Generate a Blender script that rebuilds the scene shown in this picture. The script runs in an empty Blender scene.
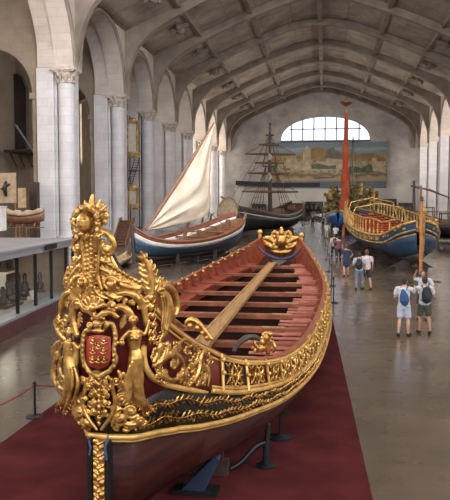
import bpy, math, random
from mathutils import Vector, Matrix, noise as mnoise
random.seed(7)
PI = math.pi
scene = bpy.context.scene
col = scene.collection

# ------------------------------------------------------------------ camera
F = 700.0; VX, VY = 325.0, 203.0; CZ = 3.85
TH = math.atan((250 - VY) / F); PS = math.atan((VX - 225) / F * math.cos(TH))
R_ = Vector((math.cos(PS), math.sin(PS), 0))
U_ = Vector((-math.sin(PS) * math.sin(TH), math.cos(PS) * math.sin(TH), math.cos(TH)))
D_ = Vector((-math.sin(PS) * math.cos(TH), math.cos(PS) * math.cos(TH), -math.sin(TH)))
def at(px, py, Y):
    v = D_ + R_ * ((px - 225) / F) + U_ * ((250 - py) / F)
    return Vector((0, 0, CZ)) + v * (Y / v.y)
def atZ(px, py, Z):
    v = D_ + R_ * ((px - 225) / F) + U_ * ((250 - py) / F)
    return Vector((0, 0, CZ)) + v * ((Z - CZ) / v.z)
cam = bpy.data.cameras.new('camera'); cam.sensor_fit = 'HORIZONTAL'; cam.sensor_width = 36
cam.lens = F / 450 * 36; cam.clip_end = 500
co = bpy.data.objects.new('camera', cam); col.objects.link(co)
co.location = (0, 0, CZ); co.rotation_euler = (PI / 2 - TH, 0, PS)
scene.camera = co

# ------------------------------------------------------------------ materials
def mat(name, c, rough=.5, metal=0., var=.15, scale=3., bump=0., c2=None, coat=0., detail=4., stretch=(1, 1, 1), spec=.5):
    m = bpy.data.materials.new(name); m.use_nodes = True
    nt = m.node_tree; b = nt.nodes['Principled BSDF']; b.inputs['Specular IOR Level'].default_value = spec
    b.inputs['Roughness'].default_value = rough; b.inputs['Metallic'].default_value = metal
    if coat: b.inputs['Coat Weight'].default_value = coat; b.inputs['Coat Roughness'].default_value = .15
    tc = nt.nodes.new('ShaderNodeTexCoord'); mp = nt.nodes.new('ShaderNodeMapping')
    mp.inputs['Scale'].default_value = stretch
    nt.links.new(tc.outputs['Object'], mp.inputs[0])
    n = nt.nodes.new('ShaderNodeTexNoise'); n.inputs['Scale'].default_value = scale; n.inputs['Detail'].default_value = detail
    nt.links.new(mp.outputs[0], n.inputs['Vector'])
    r = nt.nodes.new('ShaderNodeValToRGB')
    c2 = c2 or tuple(x * (1 - var * 2) for x in c)
    r.color_ramp.elements[0].position = .32; r.color_ramp.elements[1].position = .68
    r.color_ramp.elements[0].color = (*c2, 1); r.color_ramp.elements[1].color = (*[min(1, x * (1 + var * .4)) for x in c], 1)
    nt.links.new(n.outputs['Fac'], r.inputs[0]); nt.links.new(r.outputs[0], b.inputs['Base Color'])
    if bump:
        bp = nt.nodes.new('ShaderNodeBump'); bp.inputs['Strength'].default_value = bump; bp.inputs['Distance'].default_value = .02
        nt.links.new(n.outputs['Fac'], bp.inputs['Height']); nt.links.new(bp.outputs[0], b.inputs['Normal'])
    return m
def stone(name, c, mort, bw=1.4, bh=.62, rough=.8, streak=.25, ms=.012, var=.1):
    m = bpy.data.materials.new(name); m.use_nodes = True
    nt = m.node_tree; N = nt.nodes; L = nt.links; b = N['Principled BSDF']; b.inputs['Roughness'].default_value = rough
    tc = N.new('ShaderNodeTexCoord'); sp = N.new('ShaderNodeSeparateXYZ'); L.new(tc.outputs['Object'], sp.inputs[0])
    ad = N.new('ShaderNodeMath'); L.new(sp.outputs[0], ad.inputs[0]); L.new(sp.outputs[1], ad.inputs[1])
    cb = N.new('ShaderNodeCombineXYZ'); L.new(ad.outputs[0], cb.inputs[0]); L.new(sp.outputs[2], cb.inputs[1])
    br = N.new('ShaderNodeTexBrick'); L.new(cb.outputs[0], br.inputs['Vector'])
    br.inputs['Scale'].default_value = 1; br.inputs['Brick Width'].default_value = bw; br.inputs['Row Height'].default_value = bh
    br.inputs['Mortar Size'].default_value = ms; br.inputs['Mortar Smooth'].default_value = .5
    br.inputs['Color1'].default_value = (*c, 1); br.inputs['Color2'].default_value = (*[x * (1 - var) for x in c], 1)
    br.inputs['Mortar'].default_value = (*mort, 1)
    n = N.new('ShaderNodeTexNoise'); n.inputs['Scale'].default_value = .35; n.inputs['Detail'].default_value = 6; n.inputs['Roughness'].default_value = .65
    L.new(tc.outputs['Object'], n.inputs['Vector'])
    mr = N.new('ShaderNodeMapRange'); mr.inputs[1].default_value = .35; mr.inputs[2].default_value = .7
    mr.inputs[3].default_value = 1 - streak; mr.inputs[4].default_value = 1.05; L.new(n.outputs['Fac'], mr.inputs[0])
    mx = N.new('ShaderNodeMix'); mx.data_type = 'RGBA'; mx.blend_type = 'MULTIPLY'; mx.inputs[0].default_value = 1
    L.new(br.outputs['Color'], mx.inputs[6]); L.new(mr.outputs[0], mx.inputs[7]); L.new(mx.outputs[2], b.inputs['Base Color'])
    return m
def glass_mat(name, tint=(1, 1, 1), refl=.12):
    m = bpy.data.materials.new(name); m.use_nodes = True
    nt = m.node_tree; nt.nodes.clear(); o = nt.nodes.new('ShaderNodeOutputMaterial')
    t = nt.nodes.new('ShaderNodeBsdfTransparent'); t.inputs[0].default_value = (*tint, 1)
    g = nt.nodes.new('ShaderNodeBsdfGlossy'); g.inputs['Roughness'].default_value = .03
    x = nt.nodes.new('ShaderNodeMixShader'); x.inputs[0].default_value = refl
    nt.links.new(t.outputs[0], x.inputs[1]); nt.links.new(g.outputs[0], x.inputs[2]); nt.links.new(x.outputs[0], o.inputs[0])
    return m
def emit(name, c, s):
    m = bpy.data.materials.new(name); m.use_nodes = True; b = m.node_tree.nodes['Principled BSDF']
    b.inputs['Base Color'].default_value = (*c, 1); b.inputs['Emission Color'].default_value = (*c, 1); b.inputs['Emission Strength'].default_value = s
    return m
M = {}
M['gold'] = mat('gilding', (.66, .37, .105), .38, .85, .16, 11, .3, c2=(.27, .125, .03))
M['gold_old'] = mat('aged_gilding', (.55, .31, .09), .45, .8, .2, 14, .2, c2=(.22, .11, .03))
M['gold_paint'] = mat('gold_paint', (.72, .43, .12), .42, .5, .15, 6, .05, c2=(.48, .26, .07))
M['far_gold'] = mat('far_gilding', (.60, .37, .11), .45, .5, .2, 2.5, 0, c2=(.22, .12, .035))
M['red_panel'] = mat('dark_red_lacquer', (.105, .012, .010), .4, 0, .2, 3, 0, spec=.35)
M['shield_red'] = mat('shield_red', (.36, .04, .022), .45, 0, .15, 12, 0)
M["black"] = mat("black_lacquer", (.014, .012, .010), .45, 0, .2, 4, 0, spec=.2)
M['mahog'] = mat('mahogany_planking', (.042, .010, .007), .5, 0, .2, 2.2, .05, c2=(.020, .005, .004), coat=0, stretch=(1, .3, 6), spec=.12)
M['red_in'] = mat('red_painted_wood', (.27, .045, .019), .42, 0, .18, 3, .03, c2=(.16, .023, .010), spec=.3)
M['bench'] = mat('rose_bench_wood', (.42, .15, .105), .45, 0, .18, 5, .03, c2=(.29, .085, .058), spec=.3)
M['thwart'] = mat('red_brown_thwart', (.27, .085, .038), .45, 0, .2, 4, .03, spec=.3)
M['plankwood'] = mat('golden_oak', (.40, .23, .085), .45, 0, .2, 5, .05, c2=(.25, .125, .038), stretch=(6, .5, 1))
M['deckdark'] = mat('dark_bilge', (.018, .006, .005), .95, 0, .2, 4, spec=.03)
M['wood'] = mat('brown_wood', (.22, .10, .045), .5, 0, .2, 4, .04)
M['wood_dk'] = mat('dark_wood', (.055, .030, .020), .55, 0, .25, 4)
M['wood_lt'] = mat('pale_wood', (.52, .36, .20), .55, 0, .2, 3)
M['bracket_red'] = mat('bracket_red', (.24, .055, .022), .45, 0, .15, 6, spec=.3)
M['orange_wood'] = mat('varnished_orange_wood', (.46, .17, .05), .4, 0, .15, 6)
M["blue_hull"] = mat("dark_blue_hull", (.018, .042, .078), .5, 0, .15, 1.2, spec=.25)
M['blue_boat'] = mat('boat_blue', (.020, .048, .082), .45, 0, .2, 1.1)
M['blue'] = mat('bright_blue', (.02, .10, .30), .5, 0, .1, 3)
M['white'] = mat('white_paint', (.72, .69, .63), .5, 0, .08, 2)
M['brick_red'] = mat('red_brown_rail', (.25, .075, .032), .45, 0, .15, 3)
M['copper'] = mat('dark_lower_hull', (.07, .042, .038), .55, 0, .3, 1.5)
M['sail'] = mat('sailcloth', (.62, .53, .41), .9, 0, .08, .9, 0, c2=(.48, .39, .285))
M['canvas'] = mat('beige_canvas', (.36, .26, .16), .9, 0, .15, 3)
M['hull_black'] = mat('black_hull', (.02, .02, .018), .5, 0, .2, 2)
M['cream'] = mat('cream_stripe', (.55, .50, .40), .6, 0, .1, 2)
M['rope'] = mat('hemp_rope', (.20, .15, .10), .9, 0, .1, 8)
M['rope_dk'] = mat('tarred_rope', (.05, .04, .035), .9, 0, .1, 8)
M['red_cloth'] = mat('red_banner_cloth', (.36, .022, .014), .8, 0, .3, 1.3, 0, c2=(.40, .10, .02))
M['red_rope'] = mat('red_barrier_rope', (.22, .03, .02), .8, 0, .1, 5)
M['iron'] = mat('black_iron', (.015, .014, .014), .45, .3, .1, 5)
M['grey_metal'] = mat('grey_metal', (.30, .31, .34), .4, .3, .06, 2)
M['plinth_red'] = mat('maroon_plinth', (.085, .028, .028), .5, 0, .15, 1.5)
M['platform'] = mat('grey_platform', (.24, .215, .20), .5, 0, .1, 1)
M['green_old'] = mat('bronze_green', (.10, .11, .07), .6, .2, .3, 2)
M['blue_rope'] = mat('blue_cord', (.03, .05, .11), .7, 0, .1, 5)
M['steel_blue'] = mat('steel_blue_paint', (.022, .032, .065), .5, 0, .1, 3)
M['glass'] = glass_mat('clear_glass', (.93, .95, .95), .10)
M['winglass'] = glass_mat('window_glass', (.97, .98, 1), .04)
M['lampglow'] = emit('warm_lamp', (1, .62, .25), 6)
M['pier'] = stone('pale_limestone', (.62, .585, .58), (.42, .385, .37), 1.5, .75, .75, .16)
M['arch'] = stone('arch_limestone', (.60, .51, .44), (.42, .35, .29), 1.2, .6, .8, .22)
M['endwall'] = stone('endwall_stone', (.60, .54, .49), (.48, .43, .385), 2.0, .8, .85, .35)
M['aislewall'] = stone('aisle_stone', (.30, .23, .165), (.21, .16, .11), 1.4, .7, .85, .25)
M['vault'] = stone('vault_concrete', (.52, .42, .345), (.38, .30, .24), 3.5, 1.3, .9, .5, .03, .2)
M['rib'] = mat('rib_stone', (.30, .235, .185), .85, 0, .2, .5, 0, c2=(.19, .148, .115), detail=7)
M['capital'] = mat('carved_capital_stone', (.55, .47, .40), .85, 0, .2, 3, .2, c2=(.34, .28, .23))

# ------------------------------------------------------------------ mesh builder
def frame_for(t, up=None):
    t = t.normalized()
    a = up if up is not None and abs(t.dot(up)) < .98 else (Vector((0, 0, 1)) if abs(t.z) < .9 else Vector((1, 0, 0)))
    s = t.cross(a).normalized(); n = s.cross(t).normalized()
    return s, n
class MB:
    def __init__(self): self.v = []; self.f = []
    def add(self, vs, fs):
        o = len(self.v); self.v += [tuple(p) for p in vs]; self.f += [tuple(i + o for i in f) for f in fs]
    def box(self, c, s, rz=0, rx=0, ry=0):
        c = Vector(c); m = Matrix.Rotation(rz, 3, 'Z') @ Matrix.Rotation(ry, 3, 'Y') @ Matrix.Rotation(rx, 3, 'X')
        vs = [c + m @ Vector((x * s[0] / 2, y * s[1] / 2, z * s[2] / 2)) for x in (-1, 1) for y in (-1, 1) for z in (-1, 1)]
        self.add(vs, [(0, 1, 3, 2), (4, 6, 7, 5), (0, 4, 5, 1), (2, 3, 7, 6), (0, 2, 6, 4), (1, 5, 7, 3)])
    def tube(self, pts, rad, n=8, flat=1., up=None, cap=True):
        pts = [Vector(p) for p in pts]; k = len(pts)
        if not isinstance(rad, (list, tuple)): rad = [rad] * k
        if len(rad) != k: rad = [rad_at(rad, i / (k - 1)) for i in range(k)]
        vs = []; fs = []; s = None
        for i, p in enumerate(pts):
            t = pts[min(i + 1, k - 1)] - pts[max(i - 1, 0)]
            if t.length < 1e-9: t = Vector((0, 0, 1))
            t.normalize()
            if up is not None: s, nn = frame_for(t, up)
            elif s is None: s, nn = frame_for(t)
            else:
                s = (s - t * s.dot(t))
                s = s.normalized() if s.length > 1e-6 else frame_for(t)[0]; nn = s.cross(t)
            for j in range(n):
                a = 2 * PI * j / n
                vs.append(p + s * math.cos(a) * rad[i] + nn * math.sin(a) * rad[i] * flat)
        for i in range(k - 1):
            for j in range(n):
                a = i * n + j; b = i * n + (j + 1) % n
                fs.append((a, b, b + n, a + n))
        if cap:
            c0 = len(vs); vs.append(pts[0] - (pts[1] - pts[0]).normalized() * rad[0] * .6)
            vs.append(pts[-1] + (pts[-1] - pts[-2]).normalized() * rad[-1] * .6)
            for j in range(n):
                fs.append((c0, (j + 1) % n, j)); q = (k - 1) * n
                fs.append((c0 + 1, q + j, q + (j + 1) % n))
        self.add(vs, fs)
    def blob(self, c, r, nu=10, nv=7, rot=None):
        c = Vector(c); r = (r, r, r) if not isinstance(r, (tuple, list)) else r
        vs = [Vector((0, 0, -1))]
        for i in range(1, nv):
            p = -PI / 2 + PI * i / nv
            for j in range(nu):
                a = 2 * PI * j / nu; vs.append(Vector((math.cos(p) * math.cos(a), math.cos(p) * math.sin(a), math.sin(p))))
        vs.append(Vector((0, 0, 1))); fs = []
        for j in range(nu): fs.append((0, 1 + (j + 1) % nu, 1 + j))
        for i in range(nv - 2):
            for j in range(nu):
                a = 1 + i * nu + j; b = 1 + i * nu + (j + 1) % nu; fs.append((a, b, b + nu, a + nu))
        q = 1 + (nv - 2) * nu; e = len(vs) - 1
        for j in range(nu): fs.append((q + j, q + (j + 1) % nu, e))
        out = []
        for v in vs:
            w = Vector((v.x * r[0], v.y * r[1], v.z * r[2]))
            if rot: w = rot @ w
            out.append(c + w)
        self.add(out, fs)
    def lathe(self, c, prof, n=20, axis='z'):
        c = Vector(c); vs = []; fs = []
        for (r, z) in prof:
            for j in range(n):
                a = 2 * PI * j / n
                p = (r * math.cos(a), r * math.sin(a), z)
                if axis == 'y': p = (p[0], z, p[1])
                vs.append(c + Vector(p))
        for i in range(len(prof) - 1):
            for j in range(n):
                a = i * n + j; b = i * n + (j + 1) % n; fs.append((a, b, b + n, a + n))
        fs.append(tuple(range(n - 1, -1, -1))); fs.append(tuple((len(prof) - 1) * n + j for j in range(n)))
        self.add(vs, fs)
    def prism(self, poly, a0, a1, axis='y'):
        """poly in the two other axes, extruded from a0 to a1 along axis"""
        n = len(poly)
        def P(u, v, w): return {'y': (u, w, v), 'x': (w, u, v), 'z': (u, v, w)}[axis]
        vs = [P(u, v, a0) for u, v in poly] + [P(u, v, a1) for u, v in poly]
        fs = [tuple(range(n)), tuple(range(2 * n - 1, n - 1, -1))] + [(i, (i + 1) % n, n + (i + 1) % n, n + i) for i in range(n)]
        self.add(vs, fs)
    def grid(self, rows, close=False):
        k = len(rows[0]); vs = [p for r in rows for p in r]; fs = []
        for i in range(len(rows) - 1):
            for j in range(k if close else k - 1):
                a = i * k + j; b = i * k + (j + 1) % k; fs.append((a, b, b + k, a + k))
        self.add(vs, fs)
    def strip(self, lo, hi):
        """quad strip between two equal polylines"""
        self.grid([lo, hi])
def rad_at(rad, t):
    x = t * (len(rad) - 1); i = min(int(x), len(rad) - 2); return rad[i] + (rad[i + 1] - rad[i]) * (x - i)
def wloc(o):
    v = Vector((0, 0, 0))
    while o: v += o.location; o = o.parent
    return v
def obj(name, mb, m, parent=None, smooth=True, remesh=None, solid=None, bevel=None, sub=0, label=None, fac=2, ang=50):
    me = bpy.data.meshes.new(name); off = wloc(parent)
    me.from_pydata([(v[0] - off.x, v[1] - off.y, v[2] - off.z) for v in mb.v], [], mb.f); me.update()
    import bmesh
    bm = bmesh.new(); bm.from_mesh(me); bmesh.ops.recalc_face_normals(bm, faces=bm.faces); bm.to_mesh(me); bm.free()
    me.materials.append(m)
    o = bpy.data.objects.new(name, me); col.objects.link(o); o.parent = parent
    if smooth:
        for p in me.polygons: p.use_smooth = True
        if not remesh:
            try: me.set_sharp_from_angle(angle=math.radians(ang))
            except Exception: pass
    if bevel:
        b = o.modifiers.new('b', 'BEVEL'); b.width = bevel; b.segments = 2; b.limit_method = 'ANGLE'
    if solid:
        s = o.modifiers.new('s', 'SOLIDIFY'); s.thickness = solid; s.offset = 0
    if remesh:
        r = o.modifiers.new('r', 'REMESH'); r.mode = 'VOXEL'; r.voxel_size = remesh; r.use_smooth_shade = True
        s = o.modifiers.new('sm', 'SMOOTH'); s.factor = .5; s.iterations = fac
    if sub:
        s = o.modifiers.new('ss', 'SUBSURF'); s.levels = s.render_levels = sub
    if label: o['label'] = label
    return o
def tag(o, label, cat, group=None):
    o['label'] = label; o['category'] = cat
    if group: o['group'] = group
    return o
def thing(name, label, cat, loc, group=None):
    o = bpy.data.objects.new(name, None); col.objects.link(o); o.location = loc; o.empty_display_size = .2
    return tag(o, label, cat, group)
def struct(name, mb, m, **k):
    o = obj(name, mb, m, **k)
    if o.parent is None: o['kind'] = 'structure'
    return o
def copy_tree(o, parent=None):
    c = o.copy(); col.objects.link(c); c.parent = parent
    for ch in list(o.children): copy_tree(ch, c)
    return c
def cr(pts, n):
    """Catmull-Rom through points (tuples), n samples per span"""
    P = [Vector(p) for p in pts]; out = []
    for i in range(len(P) - 1):
        a = P[max(i - 1, 0)]; b = P[i]; c = P[i + 1]; d = P[min(i + 2, len(P) - 1)]
        for k in range(n):
            t = k / n
            out.append(.5 * ((2 * b) + (c - a) * t + (2 * a - 5 * b + 4 * c - d) * t * t + (3 * b - a - 3 * c + d) * t ** 3))
    out.append(P[-1]); return out
def lerp(a, b, t): return a + (b - a) * t
def table(t, x):
    if x <= t[0][0]: return t[0][1]
    for (a, b), (c, e) in zip(t, t[1:]):
        if x <= c: return b + (e - b) * (x - a) / (c - a)
    return t[-1][1]
# ================================================================== HALL
XW = 21.1; TK = 3.3; YE = 158.0; YB = -14.0; ZSP = 15.3
PY = [57.4, 72.4] + [72.0 + 12.9 * k for k in range(1, 7)]            # near faces of the piers
PW = 1.8
# floor
def floor_mat():
    m = bpy.data.materials.new('polished_floor'); m.use_nodes = True
    nt = m.node_tree; N = nt.nodes; L = nt.links; b = N['Principled BSDF']
    tc = N.new('ShaderNodeTexCoord')
    n = N.new('ShaderNodeTexNoise'); n.inputs['Scale'].default_value = .45; n.inputs['Detail'].default_value = 7; n.inputs['Roughness'].default_value = .62
    L.new(tc.outputs['Object'], n.inputs['Vector'])
    r = N.new('ShaderNodeValToRGB'); e = r.color_ramp.elements
    e[0].position = .30; e[0].color = (.068, .047, .030, 1); e[1].position = .72; e[1].color = (.160, .116, .076, 1)
    L.new(n.outputs['Fac'], r.inputs[0])
    br = N.new('ShaderNodeTexBrick'); br.offset = 0; br.inputs['Scale'].default_value = 1; br.inputs['Brick Width'].default_value = 5.2; br.inputs['Row Height'].default_value = 5.2
    br.inputs['Mortar Size'].default_value = .012; br.inputs['Color1'].default_value = (1, 1, 1, 1); br.inputs['Color2'].default_value = (.93, .93, .93, 1); br.inputs['Mortar'].default_value = (.55, .55, .55, 1)
    L.new(tc.outputs['Object'], br.inputs['Vector'])
    mx = N.new('ShaderNodeMix'); mx.data_type = 'RGBA'; mx.blend_type = 'MULTIPLY'; mx.inputs[0].default_value = 1
    L.new(r.outputs[0], mx.inputs[6]); L.new(br.outputs['Color'], mx.inputs[7]); L.new(mx.outputs[2], b.inputs['Base Color'])
    mr = N.new('ShaderNodeMapRange'); mr.inputs[3].default_value = .20; mr.inputs[4].default_value = .38
    n2 = N.new('ShaderNodeTexNoise'); n2.inputs['Scale'].default_value = 1.3; n2.inputs['Detail'].default_value = 1.5; L.new(tc.outputs['Object'], n2.inputs['Vector'])
    L.new(n2.outputs['Fac'], mr.inputs[0]); L.new(mr.outputs[0], b.inputs['Roughness'])
    b.inputs['Coat Weight'].default_value = 1.0; b.inputs['Coat Roughness'].default_value = .20; b.inputs['Coat IOR'].default_value = 1.6
    return m
m = MB(); m.add([(-36, YB, 0), (36, YB, 0), (36, YE + 1, 0), (-36, YE + 1, 0)], [(0, 1, 2, 3)])
struct('floor', m, floor_mat(), smooth=False)

def arch_curve(y0, y1, zs, n=20, grow=0.):
    c = (y0 + y1) / 2; r = (y1 - y0) / 2 + grow
    rv = min(r, (6.6 if y0 > 50 else 8.4) + grow)
    return [(c - r * math.cos(PI * i / n), zs + rv * math.sin(PI * i / n)) for i in range(n + 1)]
ZT = CZ + 18.4
def arcade(sx, side):
    """the pierced wall over the piers; sx -1 left, +1 right"""
    # three bands through the thickness: nave skin, inner order, aisle order
    spans = [(38.0, PY[0])] + [(PY[i] + PW, PY[i + 1]) for i in range(7)] + [(PY[7] + PW, YE)]
    wall = MB(); mould = []
    for x0, x1, g in ((XW, XW + 1.75, 0.), (XW + 1.75, XW + TK, .22)):
        xa, xb = sx * x0, sx * x1
        prev = 25.0
        for (a, b) in spans:
            crv = arch_curve(a, b, ZSP, 20, g)
            if g: crv = [(y, z) for y, z in crv]
            top = [(y, ZT) for y, _ in crv]
            wall.strip([(xa, y, z) for y, z in crv], [(xa, y, z) for y, z in top])
            wall.strip([(xb, y, z) for y, z in crv], [(xb, y, z) for y, z in top])
            wall.strip([(xa, y, z) for y, z in crv], [(xb, y, z) for y, z in crv])
            if not g:
                pass
        for k in range(-1, 8):   # solid above piers
            y0 = PY[k] if k >= 0 else 20.; y1 = PY[k] + PW if k >= 0 else 38.
            z0 = ZSP if k >= 0 else 0
            wall.box((sx * (x0 + x1) / 2, (y0 + y1) / 2, (z0 + ZT) / 2), (x1 - x0, y1 - y0, ZT - z0))
    # near stretch of plain wall back to the end behind the camera
    wall.box((sx * (XW + TK / 2), (YB - 6) / 2, ZT / 2), (TK, abs(YB + 6), ZT))
    for a, b in ((-6, 0), (8, 14)): pass
    ws = [(-4, 4), (8, 16)]; prev = -6  # near windows added out of view, to light barge and piers
    for a, b in ws + [(20, 20)]:
        wall.box((sx * (XW + TK / 2), (prev + a) / 2, ZT / 2), (TK, a - prev, ZT)); prev = b
        if b > a: wall.box((sx * (XW + TK / 2), (a + b) / 2, 5), (TK, b - a, 10)); wall.box((sx * (XW + TK / 2), (a + b) / 2, (21 + ZT) / 2), (TK, b - a, ZT - 21))
    for i, (a, b) in enumerate(ws):
        f = MB()
        for q in range(4): f.box((sx * (XW + 1), lerp(a, b, q / 3), 15.5), (.2, .16, 11))
        for q in range(5): f.box((sx * (XW + 1), (a + b) / 2, lerp(10, 21, q / 4)), (.2, b - a, .14))
        wn = struct('window_%d' % (60 + i + (2 if sx > 0 else 0)), f, M['iron'], smooth=False)  # frame of an added opening
        g = MB(); g.box((sx * (XW + 1.1), (a + b) / 2, 15.5), (.03, b - a, 11)); struct('pane', g, M['winglass'], parent=wn, smooth=False)
    w = struct('wall_' + side, wall, M['arch'], smooth=False)
    # hood mouldings round each arch, on the nave face
    for i, (a, b) in enumerate(spans):
        mo = MB(); x = sx * (XW - .06)
        for g, rr in ((.15, .16), (.55, .12)):
            mo.tube([(x, y, z) for y, z in arch_curve(a, b, ZSP, 24, g)], rr, 6)
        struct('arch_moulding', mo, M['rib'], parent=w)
    return w
arcade(-1, 'left'); arcade(1, 'right')

def make_pier():
    """one pier in local coordinates: near face at y=0, nave edge at x=0 going to -x (left side)"""
    t = thing('stone_column', 'x', 'pier', (0, 0, 0))
    s = MB()
    s.box((-2.55, .95, ZSP / 2 + .4), (1.5, 1.75, ZSP - .8))           # flat aisle pilaster
    s.box((-.85, 1.15, ZSP / 2), (1.3, 1.3, ZSP - .1))
    s.box((-1.72, .75, ZSP / 2 + .2), (.22, .7, ZSP - .5))
    obj('pilaster', s, M['pier'], t, smooth=False)
    c = MB(); c.lathe((-.84, .62, 0), [(.78, .9), (.73, 1.1), (.71, 1.3), (.69, ZSP - 1.3)], 28)
    obj('column_shaft', c, M['pier'], t)
    b = MB(); b.box((-1.7, .9, .3), (3.9, 2.5, .6)); b.lathe((-.84, .62, .6), [(1.0, 0), (1.04, .12), (.9, .22), (.94, .32), (.82, .4)], 28)
    obj('pier_base', b, M['pier'], t, smooth=False)
    k = MB(); z0 = ZSP - 1.35
    k.lathe((-.84, .62, z0), [(.71, 0), (.79, .06), (.72, .14), (.76, .5), (.88, .9), (.98, 1.0)], 24)
    for row, (zz, rr, h, nn) in enumerate(((.12, .74, .50, 10), (.45, .79, .55, 10))):
        for j in range(nn):
            a = 2 * PI * (j + row * .5) / nn
            dx, dy = math.cos(a), math.sin(a)
            pts = [(-.84 + dx * (rr + o), .62 + dy * (rr + o), z0 + zz + hh * h) for o, hh in ((0, 0), (.05, .5), (.14, .9), (.30, 1.05), (.33, .85))]
            k.tube(pts, [.11, .14, .11, .09, .05], 6, .6)
    k.box((-.84, .62, ZSP - .16), (2.1, 2.0, .26)); k.box((-.84, .62, ZSP - .34), (1.9, 1.8, .12))
    obj('carved_capital', k, M['capital'], t, smooth=False)
    return t
pier0 = make_pier()
where = ['nearest to the glass case', 'second from the glass case, behind the carved head', 'third in the left arcade, by the gilded frames',
         'fourth in the left arcade, behind the lateen sail\'s foot', 'fifth in the left arcade, left of the sail peak',
         'sixth in the left arcade, at the sail peak', 'seventh in the left arcade, beyond the sail', 'eighth of the left arcade, by the end wall']
wr = ['nearest of the right arcade, outside the view edge', 'second of the right arcade', 'third of the right arcade',
      'fourth of the right arcade', 'fifth of the right arcade, beside the warm lit bay', 'sixth of the right arcade', 'seventh of the right arcade', 'eighth of the right arcade, by the end wall']
for i, y in enumerate(PY):
    p = pier0 if i == 0 else copy_tree(pier0)
    p.location = (-XW, y, 0); p['label'] = 'pale limestone column with carved capital, ' + where[i]; p['group'] = 'piers of the left arcade'
for i, y in enumerate(PY):
    if i < 3: continue
    p = copy_tree(pier0); p.scale = (-1, 1, 1)
    p.location = (XW, y, 0); p['label'] = 'plain pale stone pier, ' + wr[i]; p['group'] = 'piers of the right arcade'
    for c_ in list(p.children):
        if c_.name.startswith(('column_shaft', 'carved_capital')): bpy.data.objects.remove(c_)
    f_ = MB(); f_.box((-.7, .8, ZSP / 2 + .3), (1.4, 1.6, ZSP - .6)); q_ = obj('front_pilaster', f_, M['pier'], None, smooth=False); q_.parent = p
for i in range(3):
    m = MB(); m.box((XW + 1.6, PY[i] + .9, ZSP / 2), (3.2, 1.8, ZSP)); struct('trim_%d' % (90 + i), m, M['pier'], smooth=False)

# vault shell and ribs
def H(pts): return [(x * 1.02, CZ + h * .975) for x, h in pts]
low = [(20.6, 12.4), (20.45, 13.6), (20.1, 15.2), (19.2, 17.1), (17.4, 18.8), (15, 20.1), (12, 21.5), (8.6, 22.9), (4.5, 24.4), (2.0, 25.0), (0, 25.1)]
up = [(20.9, 18.6), (19.6, 19.2), (17.5, 20.1), (15, 21.2), (12, 22.5), (8.6, 23.9), (4.5, 25.4), (2, 25.9), (0, 26.0)]
lowL = H([(-x, h) for x, h in low]) + H([(x, h) for x, h in low[::-1][1:]])
upL = H([(-x, h) for x, h in up]) + H([(x, h) for x, h in up[::-1][1:]])
m = MB(); m.strip([(x, YB, z) for x, z in upL], [(x, YE + .5, z) for x, z in upL])
struct('ceiling', m, M['vault'], solid=.3)
def rib(y, n):
    m = MB(); w = .30
    lo = lowL; hi = [(x, z + .15) for x, z in upL]
    # resample both by |x| so the two lines pair up
    def res(line, k=44):
        L = [0.]
        for a, b in zip(line, line[1:]): L.append(L[-1] + math.hypot(b[0] - a[0], b[1] - a[1]))
        out = []
        for i in range(k + 1):
            s = L[-1] * i / k; j = 0
            while j < len(L) - 2 and L[j + 1] < s: j += 1
            t = (s - L[j]) / (L[j + 1] - L[j]); out.append((lerp(line[j][0], line[j + 1][0], t), lerp(line[j][1], line[j + 1][1], t)))
        return out
    lo = res(lo); hi = res([(-20.95, lowL[0][1])] + hi + [(20.95, lowL[0][1])])
    rows = [[(x, y - w, z) for x, z in lo], [(x, y + w, z) for x, z in lo], [(x, y + w, z) for x, z in hi], [(x, y - w, z) for x, z in hi]]
    rows.append(rows[0]); m.grid(rows)
    # soffit fillets
    lo2 = [(x, z - .16) for x, z in lo]
    rows = [[(x, y - .44, z) for x, z in lo2], [(x, y + .44, z) for x, z in lo2], [(x, y + .44, z + .26) for x, z in lo2], [(x, y - .44, z + .26) for x, z in lo2]]
    rows.append(rows[0]); m.grid(rows)
    struct('trim_%d' % n, m, M['rib'], ang=35)
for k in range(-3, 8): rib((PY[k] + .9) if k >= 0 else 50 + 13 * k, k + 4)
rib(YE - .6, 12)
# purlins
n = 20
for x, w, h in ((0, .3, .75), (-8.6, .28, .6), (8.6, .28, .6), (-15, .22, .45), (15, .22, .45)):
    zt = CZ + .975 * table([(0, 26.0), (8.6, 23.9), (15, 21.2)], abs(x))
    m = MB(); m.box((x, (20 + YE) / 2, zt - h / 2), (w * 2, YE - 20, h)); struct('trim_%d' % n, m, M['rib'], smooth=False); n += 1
# carved bosses on the shell halfway between ribs
for k in range(-1, 8):
    for sx in (-1, 1):
        y = (PY[k] if k >= 0 else PY[0] + 13 * k) + .9 - 6.5; x = sx * 16.2; z = CZ + 19.8
        m = MB(); m.box((x, y, z), (2.2, .5, .5), ry=sx * .45); m.box((x, y, z - .1), (.5, 2.2, .5)); m.blob((x, y, z - .35), (.55, .55, .4))
        m.box((x, y + 1.6, z - .1), (.9, .4, .4))
        struct('trim_%d' % n, m, M['rib'], smooth=False); n += 1

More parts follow.
